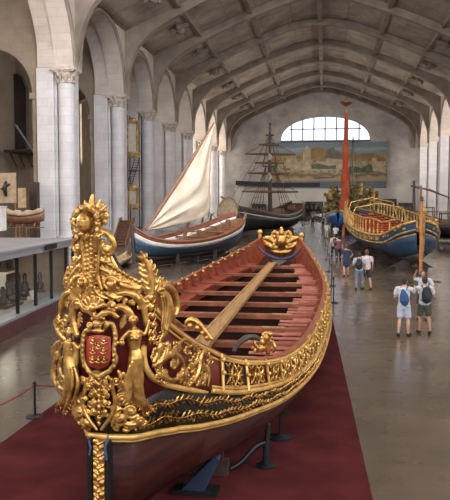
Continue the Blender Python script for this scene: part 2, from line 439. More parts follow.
# aisles: outer walls with tall windows, the far left ones added for light, aisle ceilings
def aisle(sx, side):
    X = sx * 34; m = MB()
    wins = [(PY[0] + PW + 13 * k + 3.4, PY[0] + PW + 13 * k + 7.8) for k in ((-4, -3, -2, 2, 3, 4, 5, 6) if sx < 0 else range(-4, 7))]  # left windows of the farther bays are added to brighten the far end
    z0, z1 = (9, 20)
    prev = YB
    for a, b in wins + [(YE, YE)]:
        m.box((X, (prev + a) / 2, 12.5), (.8, a - prev, 25)); prev = b
        if b > a: m.box((X, (a + b) / 2, z0 / 2), (.8, b - a, z0)); m.box((X, (a + b) / 2, (z1 + 25) / 2), (.8, b - a, 25 - z1))
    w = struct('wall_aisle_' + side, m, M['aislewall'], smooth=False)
    for i, (a, b) in enumerate(wins):
        f = MB()
        for q in range(4): f.box((X, lerp(a, b, q / 3), (z0 + z1) / 2), (.2, .14, z1 - z0))
        for q in range(6): f.box((X, (a + b) / 2, lerp(z0, z1, q / 5)), (.2, b - a, .12))
        ob = struct('window_%d' % (i + 1 if sx < 0 else i + 21), f, M['iron'], smooth=False)
        g = MB(); g.box((X, (a + b) / 2, (z0 + z1) / 2), (.03, b - a, z1 - z0)); struct('pane', g, M['winglass'], smooth=False, parent=ob)
    c = MB(); ys = [YB, YE]
    ln = [(sx * (XW + TK - .1), 24.5), (sx * 27, 25.5), (sx * 31, 24), (sx * 34.3, 20.5)]
    c.strip([(x, YB, z) for x, z in ln], [(x, YE, z) for x, z in ln]); struct('ceiling_aisle_' + side, c, M['vault'], solid=.3)
    # transverse aisle arches on responds at every pier
    for k in range(0, 8):
        y = PY[k] + .9; a = MB(); x0 = sx * (XW + TK); x1 = sx * 33.6; cx = (x0 + x1) / 2; r = abs(x1 - x0) / 2 - .7
        crv = [(cx - r * math.cos(PI * i / 18), 13.2 + r * math.sin(PI * i / 18)) for i in range(19)]
        rows = [[(x, y - .5, z) for x, z in crv], [(x, y + .5, z) for x, z in crv], [(x, y + .5, 26) for x, z in crv], [(x, y - .5, 26) for x, z in crv]]
        rows.append(rows[0]); a.grid(rows)
        for xx in (cx - r - .35, cx + r + .35): a.box((xx, y, 13), (.7, 1, 26)); a.box((xx, y, 13), (1.1, 1.3, .5))
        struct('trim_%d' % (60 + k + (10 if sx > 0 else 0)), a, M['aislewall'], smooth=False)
aisle(-1, 'left'); aisle(1, 'right')

# end wall with lunette
LC = at(325, 141, YE); hw = 9.9 / .957; hh = 5.5; lz = LC.z; lx = (LC.x + 21.1) / .957 - 21.1
arc = [(lx - hw * math.cos(PI * i / 40), lz + hh * (math.sin(PI * i / 40) ** .85)) for i in range(41)]
m = MB(); T = .9
for yy in (YE, YE + T):
    m.strip([(x, yy, z) for x, z in arc], [(x, yy, 31.5) for x, z in arc])
    m.box((0, yy + (.01 if yy == YE else -.01), lz / 2), (70, .02, lz))
    for s in (-1, 1):
        x0 = lx + s * hw; x1 = s * 35
        m.box(((x0 + x1) / 2, yy + (.01 if yy == YE else -.01), (31.5 + lz) / 2), (abs(x1 - x0), .02, 31.5 - lz))
m.strip([(x, YE, z) for x, z in arc], [(x, YE + T, z) for x, z in arc])
m.box((lx, YE + T / 2, lz - .1), (2 * hw, T, .2))
struct('wall_end', m, M['endwall'], smooth=False)
f = MB()
f.tube([(x, YE + .4, z) for x, z in arc], .2, 6); f.box((lx, YE + .4, lz + .12), (2 * hw, .3, .25))
def arcz(x): 
    t = max(-1, min(1, (x - lx) / hw)); return lz + hh * (max(0, 1 - t * t) ** .5) ** .85
for i in range(1, 8):
    x = lx - hw + 2 * hw * i / 8; f.box((x, YE + .4, (lz + arcz(x)) / 2), (.30, .2, arcz(x) - lz))
zc = lz + 2.7; xh = hw * .8; f.box((lx, YE + .4, zc), (2 * xh, .2, .24))
wn = struct('window_40', f, M['grey_metal'], smooth=False)
g = MB(); g.add([(x, YE + .45, z) for x, z in arc], [tuple(range(41))]); struct('pane', g, M['winglass'], parent=wn, smooth=False)
# string course / ledge under painting
# back wall behind the camera with three tall windows
m = MB(); WB = [(-15, -7), (-4, 4), (7, 15)]; prev = -36
for a, b in WB + [(36, 36)]:
    m.box(((prev + a) / 2, YB, 15), (a - prev, .8, 30)); prev = b
    if b > a: m.box(((a + b) / 2, YB, 4), (b - a, .8, 8)); m.box(((a + b) / 2, YB, 25.5), (b - a, .8, 9))
struct('wall_back', m, M['endwall'], smooth=False)
for i, (a, b) in enumerate(WB):
    f = MB()
    for q in range(4): f.box((lerp(a, b, q / 3), YB, 14.5), (.2, .25, 13))
    for q in range(5): f.box(((a + b) / 2, YB, lerp(8, 21, q / 4)), (b - a, .25, .2))
    wn = struct('window_%d' % (50 + i), f, M['iron'], smooth=False)
    g = MB(); g.box(((a + b) / 2, YB - .1, 14.5), (b - a, .03, 13)); struct('pane', g, M['winglass'], parent=wn, smooth=False)
# the gallery the picture is taken from, below and behind the viewpoint
m = MB(); m.box((0, YB / 2 - 1.2, 2.1), (20, -YB - 3, .3)); struct('floor_gallery', m, M['platform'], smooth=False)

# frames of unseen fill lights added over the near bays to brighten the piers
FILLS = [(-9, 25), (9, 25), (-9, 38), (9, 38)]
for i, (x, y) in enumerate(FILLS):
    f = MB(); r = Matrix.Rotation(math.radians(-45), 3, 'X'); c = Vector((x, y, 25.2))
    for q in range(6): f.tube([c + r @ Vector((-6 + 2.4 * q, -2, 0)), c + r @ Vector((-6 + 2.4 * q, 2, 0))], .08, 4)
    for q in (-2, 0, 2): f.tube([c + r @ Vector((-6, q, 0)), c + r @ Vector((6, q, 0))], .08, 4)
    struct('window_%d' % (80 + i), f, M['iron'], smooth=False)  # window frame only dresses the added light
# the hall is a little narrower than drawn: bring the right side in
for o in list(scene.objects):
    if o.type == 'MESH' and o.parent is None:
        for o2 in [o] + list(o.children):
            for v in o2.data.vertices: v.co.x = (v.co.x + 21.1) * .957 - 21.1
    elif o.name.startswith('stone_column'): o.location.x = (o.location.x + 21.1) * .957 - 21.1
# ------------------------------------------------------------------ lighting
w = bpy.data.worlds.new('sky'); scene.world = w; w.use_nodes = True
bg = w.node_tree.nodes['Background']; bg.inputs[0].default_value = (.80, .90, 1, 1); bg.inputs[1].default_value = 1.9
def area(name, loc, rot, sx, sy, e, c):
    l = bpy.data.lights.new(name, 'AREA'); l.shape = 'RECTANGLE'; l.size = sx; l.size_y = sy; l.energy = e; l.color = c
    o = bpy.data.objects.new(name, l); col.objects.link(o); o.location = loc; o.rotation_euler = rot; return o
for i, (a, b) in enumerate(WB):
    area('window_and_fill_light', ((a + b) / 2, YB + .6, 14.5), (PI / 2, 0, 0), 7, 12, 2600, (.86, .92, 1))
for sx in (-1, 1):
    for y in (0, 12): area('window_and_fill_light', (sx * (XW + .6), y, 15.5), (0, sx * PI / 2, 0), 10, 7, 4200 if sx > 0 else 2600, (.90, .94, 1))  # fill lamps in the added near openings
for sx, ks in ((-1, (-4, -3, -2, 2, 3, 4, 5, 6)), (1, range(-4, 7))):  # farther left lamps are added fill for the end wall
    for k in ks:
        y = PY[0] + PW + 13 * k + 5.6
        area('window_and_fill_light', (sx * 33.4, y, 14.5), (0, sx * PI / 2, 0), 10, 4.2, ((1600 if sx > 0 else 900) if y < 110 else (8500 if sx > 0 else 4500)) if y > 50 else 4200, (1, .93, .84))
for x, y in FILLS: area('pier_fill_light', (x, y + .3, 24.9), (math.radians(45), 0, 0), 11, 3.6, 4000, (.90, .93, 1))  # added lights, aimed past the barge at the piers
scene.view_settings.view_transform = 'Standard'; scene.view_settings.look = 'None'; scene.view_settings.gamma = 1
scene.view_settings.exposure = 0.1
scene.cycles.use_denoising = True; scene.cycles.max_bounces = 6; scene.cycles.diffuse_bounces = 4; scene.cycles.sample_clamp_indirect = 5
scene.cycles.transparent_max_bounces = 12
try: scene.cycles.denoiser = 'OPENIMAGEDENOISE'
except Exception: pass
# ================================================================== ROYAL BARGE
BX = -2.2
BR = thing('ceremonial_barge', 'huge red and gilded ceremonial barge standing on the dark red carpet', 'barge', (BX, 21.7, 0))
LN = {  # b, Y, Z at s = 0..12 (starboard, mirrored for port)
 'keel': [(0, 6.97, .30), (.05, 6.99, .30), (.06, 7.05, .30), (.07, 7.3, .30), (.08, 7.7, .30), (.08, 8.3, .30), (.08, 9.4, .30), (.08, 11.2, .30), (.08, 13.9, .30), (.08, 18.9, .30), (.08, 24, .30), (.07, 32, .45), (.05, 34.2, .8)],
 'bilge': [(0, 6.93, .80), (.10, 6.97, .80), (.22, 7.06, .78), (.35, 7.4, .74), (.46, 7.75, .70), (.66, 8.3, .64), (1.05, 9.4, .56), (1.57, 11.2, .50), (1.95, 13.9, .48), (2.05, 18.9, .50), (1.9, 24, .52), (.95, 32.0, .72), (.5, 34.4, 1.1)],
 'low': [(0, 6.90, 1.43), (.13, 6.93, 1.425), (.25, 7.03, 1.40), (.38, 7.42, 1.33), (.52, 7.75, 1.26), (.74, 8.3, 1.13), (1.14, 9.35, .97), (1.70, 11.2, .80), (2.13, 13.9, .78), (2.36, 18.9, .80), (2.22, 24, .86), (1.42, 32.2, 1.10), (.90, 34.8, 1.4)],
 'up': [(0, 6.90, 1.78), (.18, 6.92, 1.78), (.33, 7.0, 1.80), (.45, 7.2, 1.84), (.55, 7.6, 1.78), (.74, 8.3, 1.57), (1.12, 9.35, 1.28), (1.67, 11.1, 1.05), (2.1, 13.8, 1.0), (2.33, 18.9, 1.01), (2.2, 24, 1.08), (1.42, 32.2, 1.42), (.92, 34.9, 1.7)],
 'rail': [(0, 6.98, 3.34), (.12, 6.98, 3.14), (.28, 7.02, 2.93), (.43, 7.14, 2.75), (.54, 7.45, 2.50), (.72, 8.35, 2.10), (1.06, 9.5, 1.68), (1.62, 11, 1.45), (2.0, 13.6, 1.42), (2.24, 18.9, 1.43), (2.10, 24, 1.5), (1.36, 32.2, 1.86), (.95, 35.0, 2.15)],
}
NS = 8
LNS = {k: cr(v, NS) for k, v in LN.items()}
KS = len(LNS['rail'])
def L_(k, s):
    a = LNS[k]; x = max(0, min(len(a) - 1.001, s * NS)); i = int(x); return a[i].lerp(a[i + 1], x - i)
def W(p, side=1, ox=0): return Vector((BX + side * p[0] + ox, p[1], p[2]))
def S(side, s, v, off=0., lo='up', hi='rail'):
    a = L_(lo, s); b = L_(hi, s); p = a.lerp(b, v)
    d = L_(lo, s + .05) - L_(lo, max(0, s - .05)); upv = b - a
    n = d.cross(upv); n.normalize()
    if n.x < 0 and s > 1: n = -n
    if s <= 1 and n.y > 0: n = -n
    p = p + n * off
    return W(p, side)
def sY(Y, k='rail'):
    lo, hi = 0., 12.
    for _ in range(30):
        m_ = (lo + hi) / 2
        if L_(k, m_).y < Y: lo = m_
        else: hi = m_
    return lo
# hull skins
def skin(lines, side):
    return [[W(p, side) for p in LNS[k]] for k in lines]
def both(lines):
    m = MB()
    for sd in (1, -1): m.grid(skin(lines, sd))
    return m
hull_lines = []
obj('hull_planking', both(['keel', 'bilge', 'low']), M['mahog'], BR, solid=.04)
obj('black_wale_band', both(['low', 'up']), M['black'], BR, solid=.04)
obj('bulwark', both(['up', 'rail']), M['red_panel'], BR, solid=.05)
k = MB(); k.box((BX, 21.4, .36), (.16, 28.4, .12)); obj('keel', k, M['mahog'], BR, smooth=False)
# mouldings
def moulding(name, key, r, s0=0., s1=12., dz=0., off=.03, mt='gold_paint', n=8, flat=1.):
    m = MB()
    for sd in (1, -1):
        pts = []
        for i in range(int((s1 - s0) * 8) + 1):
            s = s0 + i / 8.; p = L_(key, s); q = W(p, sd); q.x += sd * off * (1 if s > 2.5 else .3); q.y -= off * (1 if s < 4 else 0); q.z += dz; pts.append(q)
        m.tube(pts, r, n, flat)
    return obj(name, m, M[mt], BR)
moulding('lower_moulding', 'low', .034)
moulding('lower_bead', 'low', .016, dz=-.045, off=.02)
moulding('upper_moulding', 'up', .036, 5.2)
moulding('upper_bead', 'up', .016, 5.2, dz=.055)
m = MB()   # the upper moulding sweeps up round the red stern quarter
for sd in (1, -1):
    pts = [at(px, py, Y) for px, py, Y in ((144, 346, 6.98), (144.5, 358, 6.98), (148, 370, 7.0), (156, 379, 7.15), (168, 384.5, 7.4), (184, 388, 7.8), (203, 391, 8.35), (214, 392, 8.62))]
    pts = cr(pts, 5); pts = [Vector((BX + sd * (p.x - BX), p.y - .03, p.z)) for p in pts]
    m.tube(pts, .036, 8)
obj('quarter_moulding', m, M['gold_paint'], BR)
# cap rail : flat board on top with gold outer nosing
m = MB(); g = MB(); dk = MB()
for sd in (1, -1):
    P = [W(p, sd) for p in LNS['rail']]
    inn = []
    for i, p in enumerate(P):
        t = (P[min(i + 1, KS - 1)] - P[max(0, i - 1)]); t.z = 0; t.normalize(); nrm = Vector((-t.y, t.x, 0)) * sd
        w_ = .05 if i < 24 else .10
        inn.append((p - nrm * -.03, p - nrm * w_ * -1.6))
    a0 = [Vector((p.x, p.y, p.z + .02)) for p, _ in inn]
    rows = []
    P0 = []
    for i, p in enumerate(P):
        t = (P[min(i + 1, KS - 1)] - P[max(0, i - 1)]); t.z = 0; t.normalize()
        inward = Vector((-sd * abs(t.y), 0, 0)) + Vector((0, abs(t.x), 0)) * (1 if p.y < 20 else -1)
        inward.normalize(); P0.append((p, inward))
    ins = 3 * NS
    for (o, z) in ((-.03, -.02), (-.03, .03), (.085, .03), (.085, -.02)):
        rows.append([p + n_ * o + Vector((0, 0, z)) for p, n_ in P0[ins:]])
    rows.append(rows[0]); m.grid(rows)
    g.tube([p - n_ * .035 + Vector((0, 0, -.02)) for p, n_ in P0], .026, 8)
    g.tube([p - n_ * .03 + Vector((0, 0, -.085)) for p, n_ in P0[ins:]], .014, 6)
    dk.tube([p + Vector((0, .02, .02)) for p, n_ in P0[:ins + 8]], .018, 6)
obj('cap_rail', m, M['thwart'], BR, smooth=False); obj('gilded_rail_nosing', g, M['gold_paint'], BR); obj('black_rail_edge', dk, M['black'], BR)
# inner bulwark, side benches, sole
def inner(side, ks=2 * NS + 4):
    r0 = []; r1 = []; r2 = []
    for i in range(ks, KS):
        p = LNS['rail'][i]; q = LNS['up'][i]
        r0.append(W(Vector((max(.02, p.x - .09), p.y + (.05 if i < 40 else 0), p.z - .01)), side))
        r1.append(W(Vector((max(.02, q.x - .22), q.y + (.08 if i < 40 else 0), min(q.z, 1.2) if i < 88 else q.z - .2)), side))
        r2.append(W(Vector((max(.01, q.x - .5), q.y + (.1 if i < 40 else 0), .72)), side))
    return [r0, r1, r2]
m = MB()
for sd in (1, -1): m.grid(inner(sd))
obj('inner_bulwark', m, M['red_in'], BR)
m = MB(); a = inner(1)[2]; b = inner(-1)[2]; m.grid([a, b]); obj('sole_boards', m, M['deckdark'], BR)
def bench(side, w0, w1, z, mt, y0, y1, name):
    m = MB(); r = [[], [], [], []]
    for i in range(40):
        Y = lerp(y0, y1, i / 39); s = sY(Y, 'up'); b = L_('up', s).x - .16
        for q, (o, zz) in enumerate(((0, z), (w1, z), (w1, z - .09), (0, z - .09))):
            r[q].append(W((max(.05, b - o), Y, zz), side))
    r.append(r[0]); m.grid(r); return obj(name, m, M[mt], BR, smooth=False)
bench(-1, 0, .62, 1.13, 'red_in', 11.2, 31.5, 'port_side_bench')
bench(1, 0, .62, 1.11, 'bench', 10.3, 31.5, 'starboard_side_bench')
# thwarts
for i, Y in enumerate((11.9, 13.3, 14.9, 16.7, 18.6, 20.8, 23.3, 26.3, 29.6)):
    b = L_('up', sY(Y, 'up')).x - .3; m = MB()
    m.box((BX, Y, 1.16), (2 * b, .21, .05)); m.box((BX, Y - .08, 1.11), (2 * b, .04, .08))
    obj('thwart', m, M['thwart'], BR, smooth=False, bevel=.008)
    # raised seat slat over the starboard bench
    m = MB(); m.box((BX + b - .28, Y + .55, 1.15), (.80, .12, .04)); m.box((BX + b - .28, Y + 1.0, 1.15), (.80, .12, .04))
    obj('bench_slat', m, M['bench'], BR, smooth=False, bevel=.008)
    m = MB(); m.box((BX + b - .75, Y - .04, 1.19), (.5, .10, .03)); obj('thwart_pad', m, M['plankwood'], BR, smooth=False)
# centre gangplank
m = MB(); m.box((BX, 20.8, 1.26), (.31, 18.6, .07)); m.box((BX - .145, 20.8, 1.31), (.04, 18.6, .04)); m.box((BX + .145, 20.8, 1.31), (.04, 18.6, .04))
obj('centre_gangplank', m, M['plankwood'], BR, smooth=False, bevel=.006)
# frames (brackets) along the inside
for side in (-1, 1):
    Y = 11.0 if side < 0 else 12.2
    while Y < 32:
        s = sY(Y); a = L_('rail', s); b = L_('up', s); m = MB()
        x = a.x - .10
        prof = [(x, a.z - .02), (x - .09, a.z - .04), (x - .13, a.z - .12), (x - .07, a.z - .22), (x - .10, a.z - .30), (b.x - .36, 1.14), (b.x - .15, 1.14)]
        m.prism([(BX + side * u, v) for u, v in prof], Y - .06, Y + .06, 'y')
        f_ = obj('side_bracket', m, M['bracket_red'], BR, smooth=False)
        Y += 1.15
        if side > 0: continue
        Y -= 1.15
        g = MB(); g.blob((BX + side * (x - .10), Y, a.z + .02), (.075, .11, .06), 8, 6); g.tube([(BX + side * (x - .15), Y, a.z - .07), (BX + side * (x - .12), Y, a.z - .2)], [.03, .012], 6)
        obj('gilded_knob', g, M['gold'], f_)
        Y += 1.15
# poop / fore deck inside the stern
m = MB(); m.add([W((b_, Y, 1.28), sd) for Y, b_, sd in ((7.5, .3, -1), (7.5, .3, 1), (9.6, .88, 1), (10.9, 1.35, 1), (10.9, 1.35, -1), (9.6, .88, -1))], [(0, 1, 2, 3, 4, 5)])
obj('stern_deck', m, M['red_in'], BR, smooth=False, solid=.04)

# ---- ornament tracing --------------------------------------------------
YT = [(40, 7.45), (55, 7.25), (66, 7.06), (80, 6.93), (97, 6.88), (110, 6.88), (125, 6.90), (138, 6.95), (150, 7.06), (160, 7.22), (170, 7.42), (185, 7.85), (200, 8.30), (213, 8.7), (239, 9.45), (260, 10.15), (275, 10.7), (287, 11.2)]
def T(px, py, off=0.): return at(px, py, table(YT, px) - off)
def rp(px, r): return 1.22 * r * table(YT, px) / 700
def st(m, pts, r, off=.05, n=7, flat=.9, sm=4):
    """a carved stroke through traced points; r in the same small units"""
    q = cr([(a, b, 0) for a, b in pts], sm) if len(pts) > 2 else [Vector((a, b, 0)) for a, b in pts]
    P = [T(p.x, p.y, off) for p in q]
    rr = r if isinstance(r, (list, tuple)) else [r]
    if len(rr) == 1: rr = [rr[0]] * 2
    R = [rp(q[i].x, rad_at(rr, i / (len(q) - 1))) for i in range(len(q))]
    m.tube(P, R, n, flat, up=Vector((0, -1, 0)))
def sp(m, cx, cy, r0, turns, a0, r=2.2, off=.06, d=1):
    """spiral volute round an eye"""
    k = int(12 * turns); pts = []; R = []
    for i in range(k + 1):
        t = i / k; a = math.radians(a0) + d * turns * 2 * PI * t; q = r0 * (1 - .78 * t)
        pts.append(T(cx + q * math.cos(a), cy + q * math.sin(a), off + .03 * t)); R.append(rp(cx, r * (1 - .35 * t)))
    m.tube(pts, R, 7, .9, up=Vector((0, -1, 0))); m.blob(T(cx, cy, off + .02), rp(cx, r * .85), 8, 6)
def bl(m, px, py, rx, ry=None, off=.05, dz=None):
    ry = ry or rx; k = table(YT, px) / 700; m.blob(T(px, py, off), (rx * k, (dz or min(rx, ry)) * k, ry * k), 10, 7)
def leaf(m, pts, w, off=.05, lobes=5, curl=1.):
    """an acanthus leaf: a ridge with paired lobes swept forward along it"""
    st(m, pts, [w * .30, w * .26, w * .18, w * .08], off + .015)
    st(m, pts, [w * .30, w * .46, w * .40, w * .10], off - .005, 8, .32)
    q = cr([(a, b, 0) for a, b in pts], 8); N = len(q) - 1
    for i in range(1, lobes + 1):
        t = i / (lobes + 1.2); c = q[int(t * N)]; tn = (q[min(N, int(t * N) + 1)] - q[max(0, int(t * N) - 1)]).normalized()
        nn = Vector((-tn.y, tn.x, 0)); L = w * (.45 + .6 * math.sin(PI * min(1, t * 1.05 + .1)))
        for sg in (-1, 1):
            e = c + nn * sg * L * .75 + tn * L * .55; mid = c + nn * sg * L * .5 + tn * L * .15
            st(m, [(c.x, c.y), (mid.x, mid.y), (e.x, e.y)], [w * .17, w * .20, w * .10], off + .01 * curl, 6, .8, 3)
V_ = .0075
random.seed(11)
def fill(m, pts, r, off=.0):
    r = r * 1.0
    for x, y in pts:
        sp(m, x + random.uniform(-1, 1), y + random.uniform(-1, 1), r * random.uniform(.8, 1.2), 1.25, random.uniform(0, 360), r * .42, off, random.choice((-1, 1)))
# bust at the very top
m = MB()
bl(m, 84, 223, 8.2, 10.5, .16, 8); bl(m, 83, 230, 4.6, 4.5, .145); bl(m, 86, 236, 4.5, 5, .10)
st(m, [(81, 220), (80.3, 225)], [1.0, 1.6], .235, 6); bl(m, 80.6, 225.6, 2.0, 1.5, .235)
bl(m, 77.4, 218.8, 2.6, 1.0, .215); bl(m, 85, 218.4, 2.6, 1.0, .225)
bl(m, 77.6, 221.6, 1.3, .8, .20); bl(m, 85.2, 221.4, 1.3, .8, .205)
bl(m, 80.8, 229.4, 2.6, .8, .22); bl(m, 81, 231.4, 2.1, .8, .21); bl(m, 81.4, 234.2, 2.8, 1.9, .19)
bl(m, 77.2, 226, 1.8, 2.2, .165); bl(m, 86.6, 226, 2.2, 2.4, .175)
obj('carved_face', m, M['gold'], BR, remesh=.005, fac=1)
m = MB()
random.seed(3)
for i in range(26):
    a = math.radians(150 + i * 9.5); rx, ry = 12, 13
    cx = 85 + rx * math.cos(a) + random.uniform(-1, 1); cy = 221 + ry * math.sin(a) + random.uniform(-1, 1)
    sp(m, cx, cy, 2.6, 1.1, random.uniform(0, 360), 1.3, .09 + random.uniform(0, .04))
for cx, cy in ((75, 232), (76, 238), (96, 230), (96, 237), (80, 208), (88, 206), (84, 207), (93, 211)): sp(m, cx, cy, 3.2, 1.2, random.uniform(0, 360), 1.4, .12)
for cx, cy in ((100, 206), (104, 210), (106, 216), (104, 222), (98, 224), (99, 214), (94, 207)): sp(m, cx, cy, 3.6, 1.2, random.uniform(0, 360), 1.6, .05)
bl(m, 100, 215, 7, 9, .0); bl(m, 87, 222, 9.5, 12, .03, 5); bl(m, 92, 230, 6, 8, .02)
obj('carved_hair', m, M['gold_old'], BR, remesh=V_, fac=1)
m = MB()
for pts, w_ in (([(94, 215), (92, 205), (92.5, 194)], 2.8), ([(93, 215), (87, 208), (85, 200)], 2.3), ([(95, 215), (98, 207), (100, 199)], 2.3), ([(92, 216), (85, 211), (80, 206)], 2.), ([(96, 216), (102, 210), (107, 205)], 2.)):
    st(m, pts, [w_ * .6, w_ * 1.25, w_ * .35], .07)
obj('palmette_crest', m, M['gold'], BR, remesh=V_, fac=1)
# tapering terminal under the bust
m = MB()
st(m, [(91, 238), (91, 258), (92, 290)], [9.5, 7.0, 8.5], -.02, 12, .8)
st(m, [(80, 238), (83, 258), (84, 276), (80, 292)], [2.2, 1.7, 1.6, 2.2], .07); st(m, [(103, 240), (99, 258), (98, 276), (102, 290)], [2.2, 1.7, 1.6, 2.2], .07)
for i in range(11):
    bl(m, 91 + .06 * i, 240 + i * 4.6, 2.4 - .05 * i, 1.9, .09)
    bl(m, 86.5 - .05 * i, 242 + i * 4.6, 1.3, 1.6, .07); bl(m, 95.5 + .05 * i, 242 + i * 4.6, 1.3, 1.6, .07)
for x in (80, 84, 88, 92, 96, 100): bl(m, x, 236 - .12 * (x - 90) * (x - 90) * .1, 2.6, 2.4, .10)
st(m, [(93, 237), (98, 231), (106, 233), (112, 240), (113.5, 248), (110, 254), (105, 254)], [2.6, 3.0, 3.2, 3.2, 3.0, 2.6, 2.2], .05); sp(m, 106.5, 249, 5.2, 1.3, 90, 1.9, .07, 1)
st(m, [(79, 237), (75, 241), (73.5, 247), (76, 252)], [2.4, 2.4, 2.2, 2.0], .05); sp(m, 77.5, 248, 4, 1.2, 90, 1.6, .07, -1)
obj('carved_terminal', m, M['gold'], BR, remesh=V_, fac=1)
# cluster around the two rosettes
m = MB()
sp(m, 81, 283, 7.5, 1.5, 200, 1.9, .07); sp(m, 110.5, 284, 8, 1.5, -20, 2.0, .07, -1)
bl(m, 81, 283, 4.2, 4.2, .11); bl(m, 110.5, 284, 4.4, 4.4, .11)
for pts, w_ in (([(84, 256), (77, 262), (71, 273)], 5), ([(80, 266), (71, 276), (66, 288)], 6), ([(74, 280), (67, 290), (62, 303)], 5.5), ([(98, 258), (104, 263), (108, 273)], 5),
                ([(100, 268), (108, 272), (118, 276)], 6), ([(110, 274), (120, 281), (131, 283)], 6), ([(120, 284), (130, 288), (140, 289)], 6),
                ([(91, 286), (88, 295), (80, 300)], 6), ([(94, 286), (98, 295), (108, 299)], 6), ([(104, 292), (114, 298), (124, 296)], 6), ([(70, 290), (66, 300), (68, 310)], 4)):
    leaf(m, pts, w_, .045)
st(m, [(103, 250), (109, 263), (120, 275), (132, 283), (144, 290)], [2.2, 2.8, 3.2, 3.2, 3.0], .02)
st(m, [(80, 250), (75, 262), (69, 272), (65, 284)], [2, 2.6, 3, 3], .0)
for i in range(9): bl(m, 106 + i * 4.2, 262 + i * 2.9 - .05 * i * i, 2.4, 2.4, .06)
fill(m, [(76, 262), (72, 270), (84, 268), (78, 274), (88, 276), (96, 276), (104, 268), (102, 280), (92, 294), (86, 290), (100, 290), (72, 282), (112, 270), (120, 292), (128, 288), (136, 292), (68, 286), (84, 296), (108, 294), (116, 288), (86, 260), (98, 262)], 4.4, .02)
st(m, [(91, 262), (91, 300)], [10, 22], -.08, 14, .25); st(m, [(104, 276), (124, 290), (142, 296)], [9, 8, 5], -.07, 12, .3); st(m, [(80, 280), (70, 294)], [9, 6], -.05, 12, .3)
obj('rosette_scrollwork', m, M['gold'], BR, remesh=V_, fac=1)
# canopy, shell and arched frames over the shield
m = MB()
st(m, [(80, 303), (84, 309), (91, 311), (97, 317), (105, 313), (112, 313), (118, 318)], [2.4, 3, 3.2, 3.4, 3.2, 2.8, 2], .11)
for a in range(7):
    t = math.radians(200 + a * 23.5); st(m, [(93, 309), (93 + 7 * math.cos(t), 309 + 7 * math.sin(t)), (93 + 13 * math.cos(t), 309 + 13.5 * math.sin(t))], [1.6, 2.0, 2.3], .10)
bl(m, 93, 308, 4.5, 4, .13); sp(m, 112, 305, 5, 1.3, 30, 1.8, .09); sp(m, 77, 303, 5, 1.3, 120, 1.8, .09, -1)
st(m, [(70, 292), (64, 297), (61.5, 306), (60.5, 314)], [2.2, 3.2, 3.2, 2.4], .06)
st(m, [(84, 302), (77, 302), (73, 309), (73.5, 322), (78, 336)], [2, 3.4, 3.8, 3.6, 3], .06); sp(m, 67, 318, 4.2, 1.2, 0, 1.8, .07)
st(m, [(112, 312), (119, 307), (127, 310), (132.5, 318)], [2, 3.4, 3.8, 3.2], .06)
st(m, [(117, 294), (129, 293), (138, 299), (144, 311), (146, 326)], [2.2, 3, 3.2, 2.8, 2.2], .05)
st(m, [(60, 316), (57, 324), (60, 334), (66, 340)], [2.2, 2.8, 2.8, 2], .05); sp(m, 58, 322, 4, 1.3, 90, 1.7, .07)
leaf(m, [(64, 330), (62, 340), (58, 348)], 4); leaf(m, [(126, 314), (123, 322), (120, 330)], 4.5); leaf(m, [(80, 312), (80, 322), (77, 330)], 4)
leaf(m, [(140, 300), (148, 302), (154, 298)], 4.5)
fill(m, [(88, 303), (100, 303), (106, 308), (82, 306), (124, 300), (133, 304), (140, 308), (70, 300), (66, 322), (62, 330)], 3.6, .02)
obj('canopy_carving', m, M['gold'], BR, remesh=V_, fac=1)
# coat of arms
sh = MB(); pl = [(86.5, 337), (92, 335.5), (98, 335), (104, 335.5), (110.5, 337), (111, 348), (110.5, 360), (108, 366), (98.5, 369.5), (89, 366), (86.5, 360), (86, 348)]
fr = [T(x, y, .085) for x, y in pl]; bk = [T(x, y, .0) for x, y in pl]; c_ = T(98.5, 351, .12)
sh.add([c_] + fr + bk, [(0, 1 + i, 1 + (i + 1) % 12) for i in range(12)] + [(1 + i, 13 + i, 13 + (i + 1) % 12, 1 + (i + 1) % 12) for i in range(12)])
arms = obj('coat_of_arms', sh, M['shield_red'], BR, ang=80)
m = MB()
for x, y in ((93, 341), (103.5, 341), (93, 351), (103.5, 351), (98.4, 346), (98.4, 360), (92.5, 360), (104, 360)):
    bl(m, x, y, 1.9, 2.2, .125, 1.5); bl(m, x, y - 2.8, 1.1, 1.2, .13); st(m, [(x - 2.6, y + 1.6), (x, y + 3.0), (x + 2.6, y + 1.6)], .7, .125); st(m, [(x - 2.4, y - 1), (x - 3.3, y - 2.6)], .6, .125); st(m, [(x + 2.4, y - 1), (x + 3.3, y - 2.6)], .6, .125)
obj('armorial_charges', m, M['gold'], arms)
m = MB()
st(m, [(92, 330), (86, 331), (83.5, 338), (82.5, 350), (84, 362), (89, 371)], [2, 2.4, 2.2, 2.2, 2.4, 2], .09)
st(m, [(105, 329), (110, 323), (114, 328), (115.5, 338), (114, 350), (116, 361), (109, 371)], [2, 2.4, 2.4, 2.2, 2.2, 2.4, 2], .09)
st(m, [(87, 370), (93, 374), (98.5, 376.5), (104, 374), (111, 370)], [2.2, 2.4, 2.8, 2.4, 2.2], .09)
for i in range(7): bl(m, 84 - 1.5 * math.sin(i * .5), 336 + i * 5, 2, 2.4, .10); bl(m, 114.5 + 1.2 * math.sin(i), 334 + i * 5.4, 2, 2.4, .10)
bl(m, 98, 324, 6, 5.2, .10, 5); bl(m, 98, 331, 7, 2.6, .11)
for i in range(5): bl(m, 92 + 3 * i, 319 - (2 - abs(2 - i)) * 1.3, 1.5, 2.2, .13)
